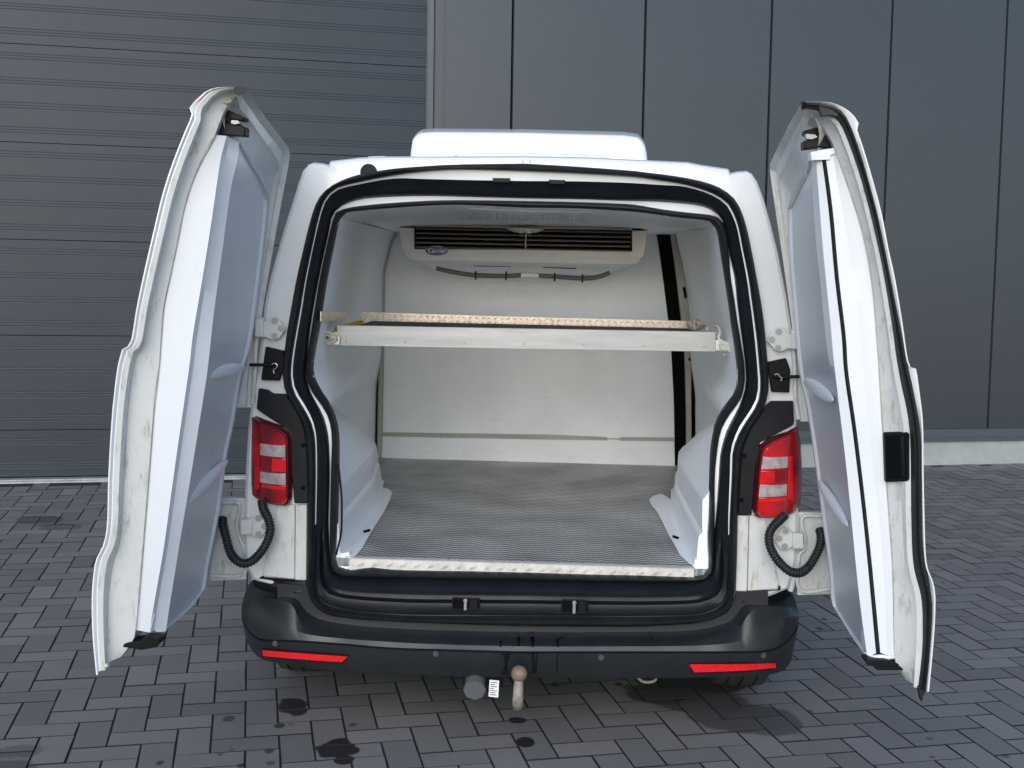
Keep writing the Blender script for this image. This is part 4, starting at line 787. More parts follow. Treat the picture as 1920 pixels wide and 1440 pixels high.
# --- tail lamps: a wrapped, rounded lens with two clear panes
def lamp_unit(outline, panes, dark, bright, sgn):
    p = vl(outline); c = sum(p, V(0, 0, 0))/len(p); n = len(p)
    def wrap(v, lift):
        t = max(0.0, min(1.0, (v.x*sgn-.79)/.17)); return V(v.x, -.012-lift+.11*t**2.2, v.z)
    def sc(f): return [V(c.x+(q.x-c.x)*f, 0, c.z+(q.z-c.z)*(1-(1-f)*.6)) for q in p]
    rows = [[wrap(q, -.05) for q in sc(1.0)], [wrap(q, .010) for q in sc(1.0)], [wrap(q, .022) for q in sc(.965)], [wrap(q, .027) for q in sc(.90)]]
    v, f = loft(rows, True); f = list(f)
    lamp = mk('tail_lamp', v, f, 'lens_trim', van, smooth=True, angle=50)
    rows = [[wrap(q, .027) for q in sc(.90)], [wrap(q, .034) for q in sc(.87)], [wrap(q, .037) for q in sc(.6)], [wrap(q, .037) for q in sc(.3)]]
    v, f = loft(rows, True); f = list(f); v.append(wrap(c, .037)); m_ = len(v)-1
    for j in range(n): f.append((3*n+j, 3*n+(j+1) % n, m_))
    mk('red_lens', v, f, 'lens', lamp, smooth=True, angle=40)
    def pane(name, q, lift, m_):
        q = vl(q); top = [q[0].lerp(q[1], i/10) for i in range(11)]; bot = [q[3].lerp(q[2], i/10) for i in range(11)]
        mk(name, *loft([[wrap(a, lift-.008) for a in top], [wrap(a, lift) for a in top], [wrap(a.lerp(b, .5), lift) for a, b in zip(top, bot)], [wrap(a, lift) for a in bot], [wrap(a, lift-.008) for a in bot]]), m_, lamp, smooth=True, angle=40)
    for q in panes: pane('clear_pane', q, .0425, 'clear')
    for q in dark: pane('dark_pane', q, .0405, 'lens_dark')
    for q in bright: pane('bright_pane', q, .0400, 'lens_bright')
lamp_unit([(-0.9197,0.03,1.0723), (-0.8992,0.03,1.0656), (-0.8775,0.03,1.0571), (-0.8431,0.03,1.0454), (-0.8088,0.03,1.0318), (-0.784,0.03,1.0144), (-0.7761,0.03,0.991), (-0.7751,0.03,0.9365), (-0.7746,0.03,0.8636), (-0.7744,0.03,0.7904), (-0.7793,0.03,0.7737), (-0.7902,0.03,0.7661), (-0.8321,0.03,0.7676), (-0.8777,0.03,0.7727), (-0.9105,0.03,0.7809), (-0.9323,0.03,0.7894), (-0.9441,0.03,0.813), (-0.9449,0.03,0.8587), (-0.9439,0.03,0.9045), (-0.9411,0.03,0.9592), (-0.9364,0.03,1.0102), (-0.9264,0.03,1.0413)],
    [[(-0.8761,0,0.9766), (-0.7862,0,0.9745), (-0.7861,0,0.9357), (-0.8761,0,0.9386)], [(-0.8761,0,0.8825), (-0.7846,0,0.8806), (-0.7845,0,0.8434), (-0.8762,0,0.8462)]], [[(-0.8756,0,0.9332), (-0.8341,0,0.9317), (-0.8341,0,0.8909), (-0.8756,0,0.8898)]], [[(-0.8332,0,0.9317), (-0.7837,0,0.9295), (-0.7837,0,0.8869), (-0.8332,0,0.8873)], [(-0.872,0,0.8409), (-0.7836,0,0.838), (-0.7836,0,0.8252), (-0.872,0,0.83)], [(-0.8953,0,0.9778), (-0.8791,0,0.9765), (-0.8792,0,0.8261), (-0.9009,0,0.8109)]], -1)
lamp_unit([(0.9004,0.03,1.0777), (0.8815,0.03,1.07), (0.8622,0.03,1.0594), (0.8299,0.03,1.0472), (0.8019,0.03,1.034), (0.7764,0.03,1.0124), (0.7688,0.03,0.9853), (0.7648,0.03,0.9254), (0.7626,0.03,0.8532), (0.7605,0.03,0.7989), (0.7658,0.03,0.7792), (0.7779,0.03,0.7723), (0.8138,0.03,0.7725), (0.8486,0.03,0.7744), (0.8825,0.03,0.7781), (0.907,0.03,0.7834), (0.9239,0.03,0.8002), (0.9299,0.03,0.822), (0.9296,0.03,0.8671), (0.926,0.03,0.9425), (0.9193,0.03,1.0104), (0.9089,0.03,1.0458)],
    [[(0.7786,0,0.9801), (0.8623,0,0.9824), (0.8639,0,0.946), (0.775,0,0.9408)], [(0.7729,0,0.8881), (0.8641,0,0.8907), (0.8646,0,0.8532), (0.7711,0,0.8486)]], [[(0.8207,0,0.9359), (0.8625,0,0.9388), (0.8642,0,0.9014), (0.8224,0,0.8984)]], [[(0.7736,0,0.9328), (0.8198,0,0.9358), (0.8216,0,0.8966), (0.7718,0,0.8934)], [(0.7713,0,0.8433), (0.8631,0,0.8477), (0.8637,0,0.8352), (0.771,0,0.8307)], [(0.864,0,0.9834), (0.8796,0,0.9838), (0.8938,0,0.8271), (0.8685,0,0.8443)]], 1)

# --- bumper
def dep(pt, base):
    t = abs(pt.x)/.955
    return base+.30*max(0, (t-.66)/.34)**2.3
def brow(px, base, n=90):
    return px
ROWS = [
 [(-0.9729,0.2123,0.4341), (-0.929,0.1604,0.4383), (-0.845,0.0857,0.4506), (-0.7709,0.0448,0.457), (-0.7313,0.0316,0.4434), (-0.7023,0.0253,0.4088), (-0.6555,0.0205,0.3838), (-0.5364,0.02,0.3655), (-0.3176,0.02,0.3598), (0.0181,0.02,0.3636), (0.3694,0.02,0.3753), (0.5663,0.02,0.3893), (0.6638,0.0209,0.4145), (0.7045,0.0257,0.4402), (0.7344,0.0324,0.476), (0.7622,0.0414,0.4854), (0.8415,0.0832,0.4758), (0.9061,0.1368,0.468), (0.943,0.1759,0.4675)],
 [(-0.9764,0.1669,0.4157), (-0.9298,0.1112,0.4292), (-0.853,0.0414,0.446), (-0.7788,-0.0019,0.4552), (-0.749,-0.0132,0.441), (-0.7219,-0.0207,0.3998), (-0.6639,-0.0291,0.371), (-0.5282,-0.03,0.3574), (-0.312,-0.03,0.3517), (0.0196,-0.03,0.3556), (0.3667,-0.03,0.3673), (0.5613,-0.03,0.3775), (0.6666,-0.0289,0.399), (0.7106,-0.0232,0.4223), (0.7398,-0.0161,0.4685), (0.7654,-0.0074,0.4796), (0.8318,0.0267,0.4717), (0.9037,0.0845,0.4626), (0.9402,0.1227,0.46)],
 [(-0.9716,0.1056,0.3989), (-0.9207,0.0465,0.4292), (-0.8371,-0.0248,0.4489), (-0.7751,-0.0585,0.4497), (-0.7515,-0.0674,0.4276), (-0.7247,-0.0751,0.387), (-0.6529,-0.0846,0.3596), (-0.5191,-0.085,0.3479), (-0.3059,-0.085,0.346), (0.0212,-0.085,0.3498), (0.3635,-0.085,0.3614), (0.5555,-0.085,0.3716), (0.6683,-0.0838,0.3894), (0.719,-0.0764,0.4104), (0.7497,-0.068,0.4556), (0.7748,-0.0586,0.4752), (0.8325,-0.0278,0.4769), (0.9041,0.0299,0.4602), (0.9412,0.0689,0.4424)],
 [(-0.9655,0.0649,0.3808), (-0.9243,0.0172,0.389), (-0.8492,-0.0494,0.4006), (-0.7966,-0.0815,0.3939), (-0.757,-0.0985,0.3715), (-0.6913,-0.1144,0.357), (-0.5844,-0.118,0.3491), (-0.4431,-0.118,0.3431), (-0.267,-0.118,0.34), (0.0222,-0.118,0.3427), (0.3618,-0.118,0.3543), (0.5522,-0.118,0.3626), (0.673,-0.1164,0.3734), (0.7435,-0.1029,0.3892), (0.7888,-0.0854,0.412), (0.8361,-0.0584,0.4303), (0.8765,-0.0281,0.4367), (0.9108,0.0034,0.4354), (0.9394,0.0338,0.427)],
 [(-0.961,0.0513,0.3549), (-0.9369,0.023,0.3306), (-0.9019,-0.0133,0.3154), (-0.8468,-0.059,0.3173), (-0.7415,-0.1115,0.3362), (-0.5828,-0.126,0.3355), (-0.4136,-0.126,0.3269), (-0.2134,-0.126,0.3274), (-0.0611,-0.126,0.3281), (0.0228,-0.126,0.3292), (0.2282,-0.126,0.3363), (0.4828,-0.126,0.345), (0.6209,-0.126,0.3498), (0.7531,-0.1078,0.3491), (0.8191,-0.0771,0.3455), (0.8687,-0.0424,0.3537), (0.9036,-0.0116,0.374), (0.9245,0.0095,0.3936), (0.935,0.0208,0.4088)],
 [(-0.9624,0.06,0.3474), (-0.9369,0.03,0.3227), (-0.9018,-0.0063,0.3084), (-0.8489,-0.0506,0.3098), (-0.7432,-0.104,0.3292), (-0.5841,-0.119,0.3287), (-0.4145,-0.119,0.32), (-0.2139,-0.119,0.3205), (-0.0613,-0.119,0.3213), (0.0227,-0.119,0.3224), (0.2285,-0.119,0.3294), (0.4837,-0.119,0.3382), (0.6221,-0.119,0.343), (0.7546,-0.1003,0.3421), (0.8209,-0.0691,0.3383), (0.8728,-0.0322,0.3459), (0.9079,-0.0004,0.3659), (0.9279,0.0201,0.3857), (0.9373,0.0304,0.4003)],
 [(-0.9579,0.0465,0.347), (-0.9327,0.0173,0.3232), (-0.8967,-0.0191,0.309), (-0.8465,-0.0603,0.3094), (-0.7413,-0.1126,0.3284), (-0.5826,-0.127,0.3278), (-0.4134,-0.127,0.3191), (-0.2132,-0.127,0.3197), (-0.0609,-0.127,0.3204), (0.023,-0.127,0.3215), (0.2283,-0.127,0.3285), (0.483,-0.127,0.3373), (0.6211,-0.127,0.3421), (0.7533,-0.1088,0.3413), (0.8193,-0.078,0.3376), (0.8731,-0.0399,0.3448), (0.9082,-0.0081,0.3648), (0.9271,0.0112,0.3849), (0.9342,0.019,0.3983)],
 [(-0.9525,0.047,0.3187), (-0.9315,0.023,0.2932), (-0.8943,-0.0144,0.2805), (-0.8486,-0.0518,0.2779), (-0.7428,-0.1051,0.2886), (-0.5836,-0.12,0.2846), (-0.4139,-0.12,0.2796), (-0.2131,-0.12,0.2775), (-0.0604,-0.12,0.2792), (0.0237,-0.12,0.2804), (0.2297,-0.12,0.2857), (0.4852,-0.12,0.2946), (0.6236,-0.12,0.3003), (0.7563,-0.1007,0.3009), (0.8227,-0.069,0.2976), (0.8791,-0.0279,0.3017), (0.9122,0.0028,0.3254), (0.9282,0.0194,0.3574), (0.9336,0.0253,0.3815)],
 [(-0.9541,0.0739,0.2834), (-0.9381,0.0553,0.2577), (-0.9101,0.0257,0.2384), (-0.8743,-0.0069,0.2292), (-0.8277,-0.0409,0.2332), (-0.6575,-0.0944,0.2312), (-0.5271,-0.095,0.225), (-0.3386,-0.095,0.2243), (-0.1471,-0.095,0.2265), (0.0242,-0.095,0.2298), (0.2265,-0.095,0.2351), (0.4456,-0.095,0.2419), (0.606,-0.095,0.2494), (0.735,-0.0824,0.253), (0.8045,-0.0544,0.249), (0.8771,-0.0045,0.2456), (0.9171,0.0328,0.2672), (0.9302,0.0466,0.3132), (0.9349,0.0517,0.3508)]]
rows = [line(r_, 120) for r_ in ROWS]
under_row = [V(p.x*.98, p.y+.16, p.z+.012) for p in rows[-1]]
back = [V(p.x*.98, p.y+.10, p.z) for p in rows[0]]
bumper = mk('bumper', *loft([back]+rows+[under_row]), 'bumper', van, smooth=True, angle=32)
def wrapstrip(top, bot, lift):
    t = line(top, 24); b = line(bot, 24); f_ = V(0, lift, 0); g_ = V(0, .012, 0)
    return loft([[p+g_ for p in t], [p-f_ for p in t], [p.lerp(q, .5)-f_ for p, q in zip(t, b)], [p-f_ for p in b], [p+g_ for p in b]])
for q in (([(-0.864,-0.0482,0.2771), (-0.7641,-0.1059,0.2927), (-0.653,-0.1276,0.2957), (-0.5601,-0.128,0.2924)], [(-0.8614,-0.0443,0.2555), (-0.7655,-0.0993,0.2703), (-0.672,-0.1205,0.2736), (-0.5814,-0.122,0.2713)]), ([(0.5575,-0.122,0.3032), (0.6577,-0.1214,0.3065), (0.7558,-0.1029,0.3043), (0.8503,-0.0525,0.2928)], [(0.5759,-0.114,0.2741), (0.6599,-0.1133,0.2795), (0.7582,-0.0941,0.2806), (0.854,-0.0419,0.2736)])): mk('reflector', *wrapstrip(*q, .004), 'reflector', bumper, smooth=True)
for q in (([(-0.8685,-0.0446,0.2795), (-0.7641,-0.1059,0.2963), (-0.653,-0.1276,0.2993), (-0.5557,-0.128,0.2956)], [(-0.8659,-0.0407,0.2504), (-0.7655,-0.0993,0.2667), (-0.672,-0.1205,0.2699), (-0.5778,-0.122,0.2674)]), ([(0.5521,-0.122,0.3066), (0.6576,-0.1214,0.3101), (0.7556,-0.103,0.308), (0.8542,-0.0497,0.2956)], [(0.5736,-0.113,0.2691), (0.6602,-0.1123,0.2755), (0.7585,-0.0929,0.2766), (0.8585,-0.0374,0.2686)])): mk('reflector_rim', *wrapstrip(*q, .001), 'black', bumper, smooth=True)
for q in [(-0.8123,-0.0831,0.3126), (-0.2708,-0.128,0.3108), (0.2704,-0.128,0.3169), (0.8022,-0.0886,0.3289)]:
    p = Vector(q); mk('parking_sensor', *join(cylvf((p.x, p.y+.004, p.z), (0, -1, .12), .0095, .006, 20), cylvf((p.x, p.y, p.z), (0, -1, .12), .0075, .0035, 20)), 'bumper', bumper, smooth=True)
mk('bumper_cap', *prism([(-0.9156,0.02,0.4966), (-0.874,0,0.5183), (-0.8722,0,0.5128), (-0.7626,-0.01,0.5098), (-0.7245,-0.01,0.5073), (-0.7262,-0.01,0.4833), (-0.7422,-0.02,0.4672), (-0.8248,0,0.4588), (-0.887,0.03,0.4593), (-0.9293,0.08,0.4589)], (0, .04, 0)), 'channel', bumper, bevel=.003)
mk('bumper_cap', *prism([(0.9092,0.05,0.5117), (0.8611,0,0.5407), (0.8584,0,0.5242), (0.7545,-0.01,0.5182), (0.7175,-0.01,0.517), (0.7184,-0.01,0.4952), (0.7386,-0.02,0.4824), (0.827,0,0.4739), (0.8855,0.03,0.478), (0.9163,0.08,0.4829)], (0, .04, 0)), 'channel', bumper, bevel=.003)

# dark cover between the door sill and the bumper
cvr = [(p[0], p[1], p[2]) for p in [(-0.8215,-0.014,0.4979), (-0.7218,-0.014,0.4938), (-0.7145,-0.014,0.4645), (-0.6998,-0.014,0.4336), (-0.6743,-0.014,0.4085), (-0.6325,-0.014,0.3905), (-0.5419,-0.014,0.3815), (-0.3863,-0.014,0.3774), (0.0187,-0.014,0.3762), (0.4026,-0.014,0.3881), (0.5797,-0.014,0.4051), (0.6464,-0.014,0.4219), (0.688,-0.014,0.4443), (0.708,-0.014,0.4742), (0.7155,-0.014,0.5072), (0.7186,-0.014,0.5182), (0.8223,-0.014,0.5252), (0.8249,-0.014,0.4671), (0.763,-0.014,0.4285), (0.7293,-0.014,0.3872), (0.5818,-0.014,0.3492), (0.0198,-0.014,0.3264), (-0.5305,-0.014,0.3226), (-0.6668,-0.014,0.3365), (-0.7378,-0.014,0.3713), (-0.767,-0.014,0.4332), (-0.8215,-0.014,0.45)]]
mk('sill_cover', *prism(cvr, (0, .012, 0)), 'bumper', van)
for q in [([(-0.0886,-0.0136,0.3558), (-0.0846,-0.0213,0.3548), (-0.0806,-0.029,0.3537), (-0.0766,-0.037,0.3528), (-0.0726,-0.0455,0.352), (-0.07,-0.0554,0.351), (-0.0674,-0.0652,0.35), (-0.0648,-0.0751,0.3491), (-0.0643,-0.084,0.3482), (-0.0638,-0.0918,0.347), (-0.0634,-0.0987,0.3455), (-0.0629,-0.1056,0.344), (-0.0625,-0.1125,0.3425), (-0.062,-0.1195,0.341), (-0.0617,-0.1223,0.3382), (-0.0615,-0.1242,0.3351), (-0.0612,-0.126,0.3319)], [(-0.0671,-0.0136,0.3566), (-0.0658,-0.0213,0.3554), (-0.0645,-0.029,0.3542), (-0.0632,-0.037,0.3532), (-0.0619,-0.0455,0.3523), (-0.0599,-0.0554,0.3513), (-0.0579,-0.0652,0.3503), (-0.056,-0.0751,0.3494), (-0.056,-0.084,0.3485), (-0.0561,-0.0918,0.3472), (-0.0561,-0.0987,0.3457), (-0.0562,-0.1056,0.3442), (-0.0563,-0.1125,0.3427), (-0.0564,-0.1195,0.3412), (-0.0566,-0.1223,0.3384), (-0.0569,-0.1242,0.3352), (-0.0572,-0.126,0.3321)]), ([(-0.0559,-0.0213,0.3557), (-0.053,-0.0297,0.3545), (-0.0501,-0.0387,0.3535), (-0.0472,-0.048,0.3525), (-0.0442,-0.0573,0.3516)], [(-0.0452,-0.0213,0.3561), (-0.043,-0.0297,0.3548), (-0.0408,-0.0387,0.3538), (-0.0386,-0.048,0.3528), (-0.0364,-0.0573,0.3519)]), ([(-0.0245,-0.002,0.3599), (-0.0216,-0.0107,0.3586), (-0.0188,-0.0193,0.3573), (-0.016,-0.028,0.356), (-0.0132,-0.037,0.3549), (-0.0111,-0.0455,0.354), (-0.009,-0.054,0.3532), (-0.007,-0.0624,0.3524), (-0.0049,-0.0709,0.3516), (-0.0046,-0.0793,0.3507), (-0.0043,-0.0878,0.3499), (-0.0041,-0.0944,0.3484), (-0.0039,-0.101,0.347), (-0.0037,-0.1076,0.3456), (-0.0035,-0.1142,0.3442), (-0.0033,-0.1208,0.3428), (-0.0032,-0.1226,0.3398), (-0.0031,-0.1244,0.3368), (-0.003,-0.1261,0.3338)], [(-0.0065,-0.002,0.3605), (-0.005,-0.0107,0.3591), (-0.0036,-0.0193,0.3578), (-0.0022,-0.028,0.3565), (-0.0007,-0.037,0.3553), (0.0004,-0.0455,0.3544), (0.0016,-0.054,0.3536), (0.0028,-0.0624,0.3527), (0.004,-0.0709,0.3519), (0.0038,-0.0793,0.351), (0.0036,-0.0878,0.3501), (0.0034,-0.0944,0.3487), (0.0032,-0.101,0.3472), (0.003,-0.1076,0.3458), (0.0028,-0.1142,0.3444), (0.0026,-0.1208,0.343), (0.0023,-0.1226,0.34), (0.0019,-0.1244,0.3369), (0.0016,-0.1261,0.3339)]), ([(0.0225,-0.0097,0.3602), (0.0259,-0.0174,0.3591), (0.0292,-0.0251,0.358), (0.0326,-0.0328,0.3569), (0.0359,-0.0413,0.3561), (0.0366,-0.05,0.3552), (0.0373,-0.0588,0.3543), (0.0379,-0.0676,0.3534), (0.0386,-0.0763,0.3525), (0.0393,-0.0851,0.3516), (0.0399,-0.0925,0.3503), (0.0406,-0.0993,0.3489), (0.0412,-0.1062,0.3474), (0.0418,-0.113,0.346), (0.0425,-0.1199,0.3445), (0.043,-0.1224,0.3417), (0.0436,-0.1242,0.3386), (0.0442,-0.1261,0.3355)], [(0.0477,-0.0097,0.361), (0.0483,-0.0174,0.3598), (0.0489,-0.0251,0.3587), (0.0495,-0.0328,0.3575), (0.0502,-0.0413,0.3566), (0.0501,-0.05,0.3556), (0.0501,-0.0588,0.3547), (0.0501,-0.0676,0.3538), (0.0501,-0.0763,0.3529), (0.0501,-0.0851,0.352), (0.0501,-0.0925,0.3507), (0.05,-0.0993,0.3492), (0.05,-0.1062,0.3477), (0.05,-0.113,0.3462), (0.0499,-0.1199,0.3448), (0.0499,-0.1224,0.3419), (0.0498,-0.1242,0.3388), (0.0497,-0.1261,0.3357)]), ([(0.1605,-0.0251,0.3624), (0.1521,-0.0342,0.3608), (0.1438,-0.0441,0.3594), (0.1355,-0.054,0.3581), (0.129,-0.0645,0.3568), (0.1225,-0.0751,0.3554), (0.1229,-0.084,0.3546), (0.1234,-0.0918,0.3533), (0.1239,-0.0987,0.3518), (0.1243,-0.1056,0.3504), (0.1248,-0.1125,0.3489), (0.1253,-0.1195,0.3474), (0.1257,-0.1223,0.3446), (0.1262,-0.1242,0.3415), (0.1267,-0.126,0.3384)], [(0.1676,-0.0251,0.3627), (0.1592,-0.0342,0.361), (0.1509,-0.0441,0.3597), (0.1426,-0.054,0.3583), (0.1368,-0.0645,0.357), (0.131,-0.0751,0.3557), (0.1309,-0.084,0.3548), (0.1308,-0.0918,0.3536), (0.1308,-0.0987,0.3521), (0.1308,-0.1056,0.3506), (0.1307,-0.1125,0.3491), (0.1307,-0.1195,0.3476), (0.1307,-0.1223,0.3448), (0.1307,-0.1242,0.3417), (0.1307,-0.126,0.3385)]), ([(-0.0575,-0.1238,0.3203), (-0.0546,-0.1296,0.3188), (-0.0519,-0.129,0.3151), (-0.0493,-0.1283,0.3114), (-0.0466,-0.1277,0.3076), (-0.0461,-0.127,0.3035), (-0.0456,-0.1263,0.2994), (-0.0451,-0.1256,0.2952), (-0.0446,-0.1249,0.2911), (-0.0441,-0.1242,0.287), (-0.0436,-0.1235,0.2828), (-0.0445,-0.1226,0.2785), (-0.0453,-0.1202,0.2737), (-0.0462,-0.1178,0.2688), (-0.0471,-0.1154,0.264), (-0.048,-0.113,0.2591), (-0.0505,-0.1108,0.2546), (-0.0529,-0.1087,0.2502), (-0.0554,-0.1065,0.2457), (-0.0579,-0.1043,0.2412)], [(-0.0261,-0.1238,0.3214), (-0.0267,-0.1296,0.3198), (-0.0275,-0.129,0.3159), (-0.0283,-0.1283,0.3121), (-0.0291,-0.1277,0.3082), (-0.0301,-0.127,0.3041), (-0.031,-0.1263,0.2999), (-0.032,-0.1256,0.2957), (-0.033,-0.1249,0.2915), (-0.0339,-0.1242,0.2873), (-0.0349,-0.1235,0.2831), (-0.0347,-0.1226,0.2789), (-0.0345,-0.1202,0.2741), (-0.0343,-0.1178,0.2693), (-0.0341,-0.1154,0.2644), (-0.0339,-0.113,0.2596), (-0.0336,-0.1108,0.2552), (-0.0332,-0.1087,0.2508), (-0.0329,-0.1065,0.2464), (-0.0325,-0.1043,0.2421)]), ([(0.0429,-0.1238,0.3238), (0.0433,-0.1296,0.3222), (0.0437,-0.129,0.3184), (0.044,-0.1283,0.3146), (0.0443,-0.1277,0.3108), (0.0446,-0.127,0.307), (0.045,-0.1264,0.3031), (0.0453,-0.1257,0.2993), (0.0456,-0.1251,0.2955), (0.046,-0.1244,0.2917), (0.0463,-0.1238,0.2879), (0.0466,-0.1231,0.2841), (0.0469,-0.1217,0.28), (0.0473,-0.1195,0.2756), (0.047,-0.1174,0.2712), (0.0467,-0.1152,0.2668), (0.0464,-0.113,0.2624), (0.0461,-0.1108,0.258), (0.0458,-0.1087,0.2536), (0.0455,-0.1065,0.2492)], [(0.0516,-0.1238,0.3241), (0.0518,-0.1296,0.3225), (0.0519,-0.129,0.3187), (0.052,-0.1283,0.3148), (0.0521,-0.1277,0.311), (0.0522,-0.127,0.3072), (0.0522,-0.1264,0.3034), (0.0523,-0.1257,0.2996), (0.0524,-0.1251,0.2957), (0.0525,-0.1244,0.2919), (0.0526,-0.1238,0.2881), (0.0527,-0.1231,0.2843), (0.0528,-0.1217,0.2802), (0.0529,-0.1195,0.2758), (0.0538,-0.1174,0.2714), (0.0547,-0.1152,0.2671), (0.0556,-0.113,0.2627), (0.0565,-0.1108,0.2584), (0.0574,-0.1087,0.254), (0.0583,-0.1065,0.2496)]), ([(0.0591,-0.1238,0.3243), (0.0589,-0.1296,0.3227), (0.0587,-0.129,0.3189), (0.0584,-0.1283,0.3151), (0.0581,-0.1277,0.3112), (0.0578,-0.127,0.3074), (0.0576,-0.1264,0.3036), (0.0573,-0.1257,0.2997), (0.057,-0.1251,0.2959), (0.0568,-0.1244,0.2921), (0.0565,-0.1238,0.2882), (0.0562,-0.1231,0.2844), (0.0559,-0.1217,0.2803), (0.0557,-0.1195,0.2759), (0.0554,-0.1174,0.2715), (0.0551,-0.1152,0.2671), (0.0548,-0.113,0.2627), (0.0545,-0.1108,0.2583), (0.0542,-0.1087,0.2539)], [(0.0633,-0.1238,0.3245), (0.0632,-0.1296,0.3229), (0.0631,-0.129,0.319), (0.063,-0.1283,0.3152), (0.0629,-0.1277,0.3114), (0.0628,-0.127,0.3076), (0.0626,-0.1264,0.3038), (0.0625,-0.1257,0.2999), (0.0624,-0.1251,0.2961), (0.0623,-0.1244,0.2923), (0.0622,-0.1238,0.2884), (0.062,-0.1231,0.2846), (0.0619,-0.1217,0.2805), (0.0618,-0.1195,0.2761), (0.0616,-0.1174,0.2717), (0.0615,-0.1152,0.2673), (0.0614,-0.113,0.2629), (0.0612,-0.1108,0.2585), (0.0611,-0.1087,0.2541)]), ([(0.1258,-0.1296,0.325), (0.1258,-0.129,0.3212), (0.1258,-0.1283,0.3174), (0.1258,-0.1277,0.3136), (0.1258,-0.127,0.3098), (0.1258,-0.1264,0.3059), (0.1258,-0.1257,0.3021), (0.1258,-0.1251,0.2983), (0.1258,-0.1244,0.2945), (0.1258,-0.1238,0.2906), (0.1258,-0.1231,0.2868), (0.1258,-0.1217,0.2827), (0.1258,-0.1195,0.2783), (0.1258,-0.1174,0.274), (0.1258,-0.1152,0.2696), (0.1258,-0.113,0.2652), (0.1258,-0.1108,0.2608), (0.1258,-0.1087,0.2564)], [(0.1292,-0.1296,0.3251), (0.1292,-0.129,0.3213), (0.1292,-0.1283,0.3175), (0.1292,-0.1277,0.3137), (0.1292,-0.127,0.3099), (0.1292,-0.1264,0.3061), (0.1292,-0.1257,0.3022), (0.1292,-0.1251,0.2984), (0.1292,-0.1244,0.2946), (0.1292,-0.1238,0.2908), (0.1292,-0.1231,0.2869), (0.1293,-0.1217,0.2828), (0.1293,-0.1195,0.2785), (0.1293,-0.1174,0.2741), (0.1293,-0.1152,0.2697), (0.1293,-0.113,0.2653), (0.1293,-0.1108,0.2609), (0.1293,-0.1087,0.2565)]), ([(0.4241,-0.0059,0.3743), (0.4265,-0.0136,0.3732), (0.4288,-0.0213,0.3721), (0.4312,-0.029,0.371), (0.4335,-0.037,0.37), (0.4343,-0.0462,0.369), (0.4352,-0.0554,0.3681), (0.436,-0.0645,0.3672), (0.4368,-0.0737,0.3663), (0.4377,-0.0829,0.3654)], [(0.433,-0.0059,0.3746), (0.4349,-0.0136,0.3735), (0.4368,-0.0213,0.3723), (0.4387,-0.029,0.3712), (0.4405,-0.037,0.3702), (0.4407,-0.0462,0.3692), (0.4408,-0.0554,0.3683), (0.4409,-0.0645,0.3673), (0.441,-0.0737,0.3664), (0.4412,-0.0829,0.3655)])]: mk('water_mark', *loft([vl(q[0]), vl(q[1])]), 'wet', bumper)
# --- sill strikers
def striker(q):
    p = vl(q); y = -.004
    s_ = mk('lower_striker', *prism([V(a.x, y, a.z) for a in p], (0, .01, 0)), 'void', van)
    c = sum(p, V(0, 0, 0))/4; w = abs(p[1].x-p[0].x)/2; h_ = abs(p[0].z-p[3].z)/2
    fr_ = []
    for a, b in zip(p, p[1:]+p[:1]): fr_.append(tubevf([V(a.x, y-.003, a.z), V(b.x, y-.003, b.z)], .003, 6))
    mk('striker_frame', *join(*fr_), 'channel', s_)
    mk('striker_pin', *join(cylvf((c.x-.002, y-.004, c.z-h_), (0, 0, 1), .0055, 2*h_, 12), cylvf((c.x-.002, y-.004, c.z+h_*.5), (0, 0, 1), .008, .006, 12)), 'bolt', s_, smooth=True)
    mk('striker_plate', *boxvf((c.x+.012, y-.004, c.z-h_*.85), (c.x+w*.85, y, c.z+h_*.85)), 'black', s_)
striker([(-0.2275,0,0.4643), (-0.1383,0,0.4644), (-0.1385,0,0.4275), (-0.2269,0,0.4255)]); striker([(0.139,0,0.4698), (0.2259,0,0.4689), (0.2271,0,0.4267), (0.1402,0,0.4266)])

# --- tow bar and socket
tow = thing_part = bpy.data.objects.new('tow_bar', None); col.objects.link(tow); tow.parent = van
bp = Vector([(0.0061,-0.2,0.2795)][0]); rb = .0262
bm = bmesh.new(); bmesh.ops.create_uvsphere(bm, u_segments=28, v_segments=18, radius=rb); me = bpy.data.meshes.new('tow_ball'); bm.to_mesh(me); bm.free(); me.materials.append(M['rust']); me.shade_smooth()
obj('tow_ball', me, tow, (bp.x, -.20, bp.z))
npth = vl([(0.0057,-0.2,0.2618), (0.0046,-0.2,0.2316), (0.0044,-0.2,0.2049), (0.0036,-0.185,0.1778), (0.0027,-0.14,0.1514), (0.0002,-0.05,0.1277), (-0.0026,0.05,0.1082)])
npth = cat_rom(npth, 8)
mk('tow_neck', *tubevf(npth, .0155, 16, rf=lambda i: .0145+.0035*min(1, i/20)), 'neck', tow, smooth=True, angle=60)
mk('tow_bracket', *join(boxvf((bp.x-.05, -.03, bp.z-.055), (bp.x+.055, .02, bp.z-.012)), cylvf((bp.x+.042, -.045, bp.z-.036), (0, -1, 0), .014, .006, 16), cylvf((bp.x-.036, -.045, bp.z-.036), (0, -1, 0), .012, .006, 16)), 'bolt', tow, bevel=.002)
sq = Vector([(-0.1417,-0.14,0.1987)][0])
sock = mk('trailer_socket', *join(cylvf((sq.x, -.06, sq.z+.008), (0, -1, -.25), .034, .05, 28), cylvf((sq.x, -.112, sq.z-.006), (0, -1, -.25), .037, .012, 8)), 'hose', tow, smooth=True, angle=40)
mk('socket_bracket', *boxvf((sq.x-.045, -.055, sq.z-.02), (sq.x+.09, -.045, sq.z+.06)), 'black', tow, bevel=.003)
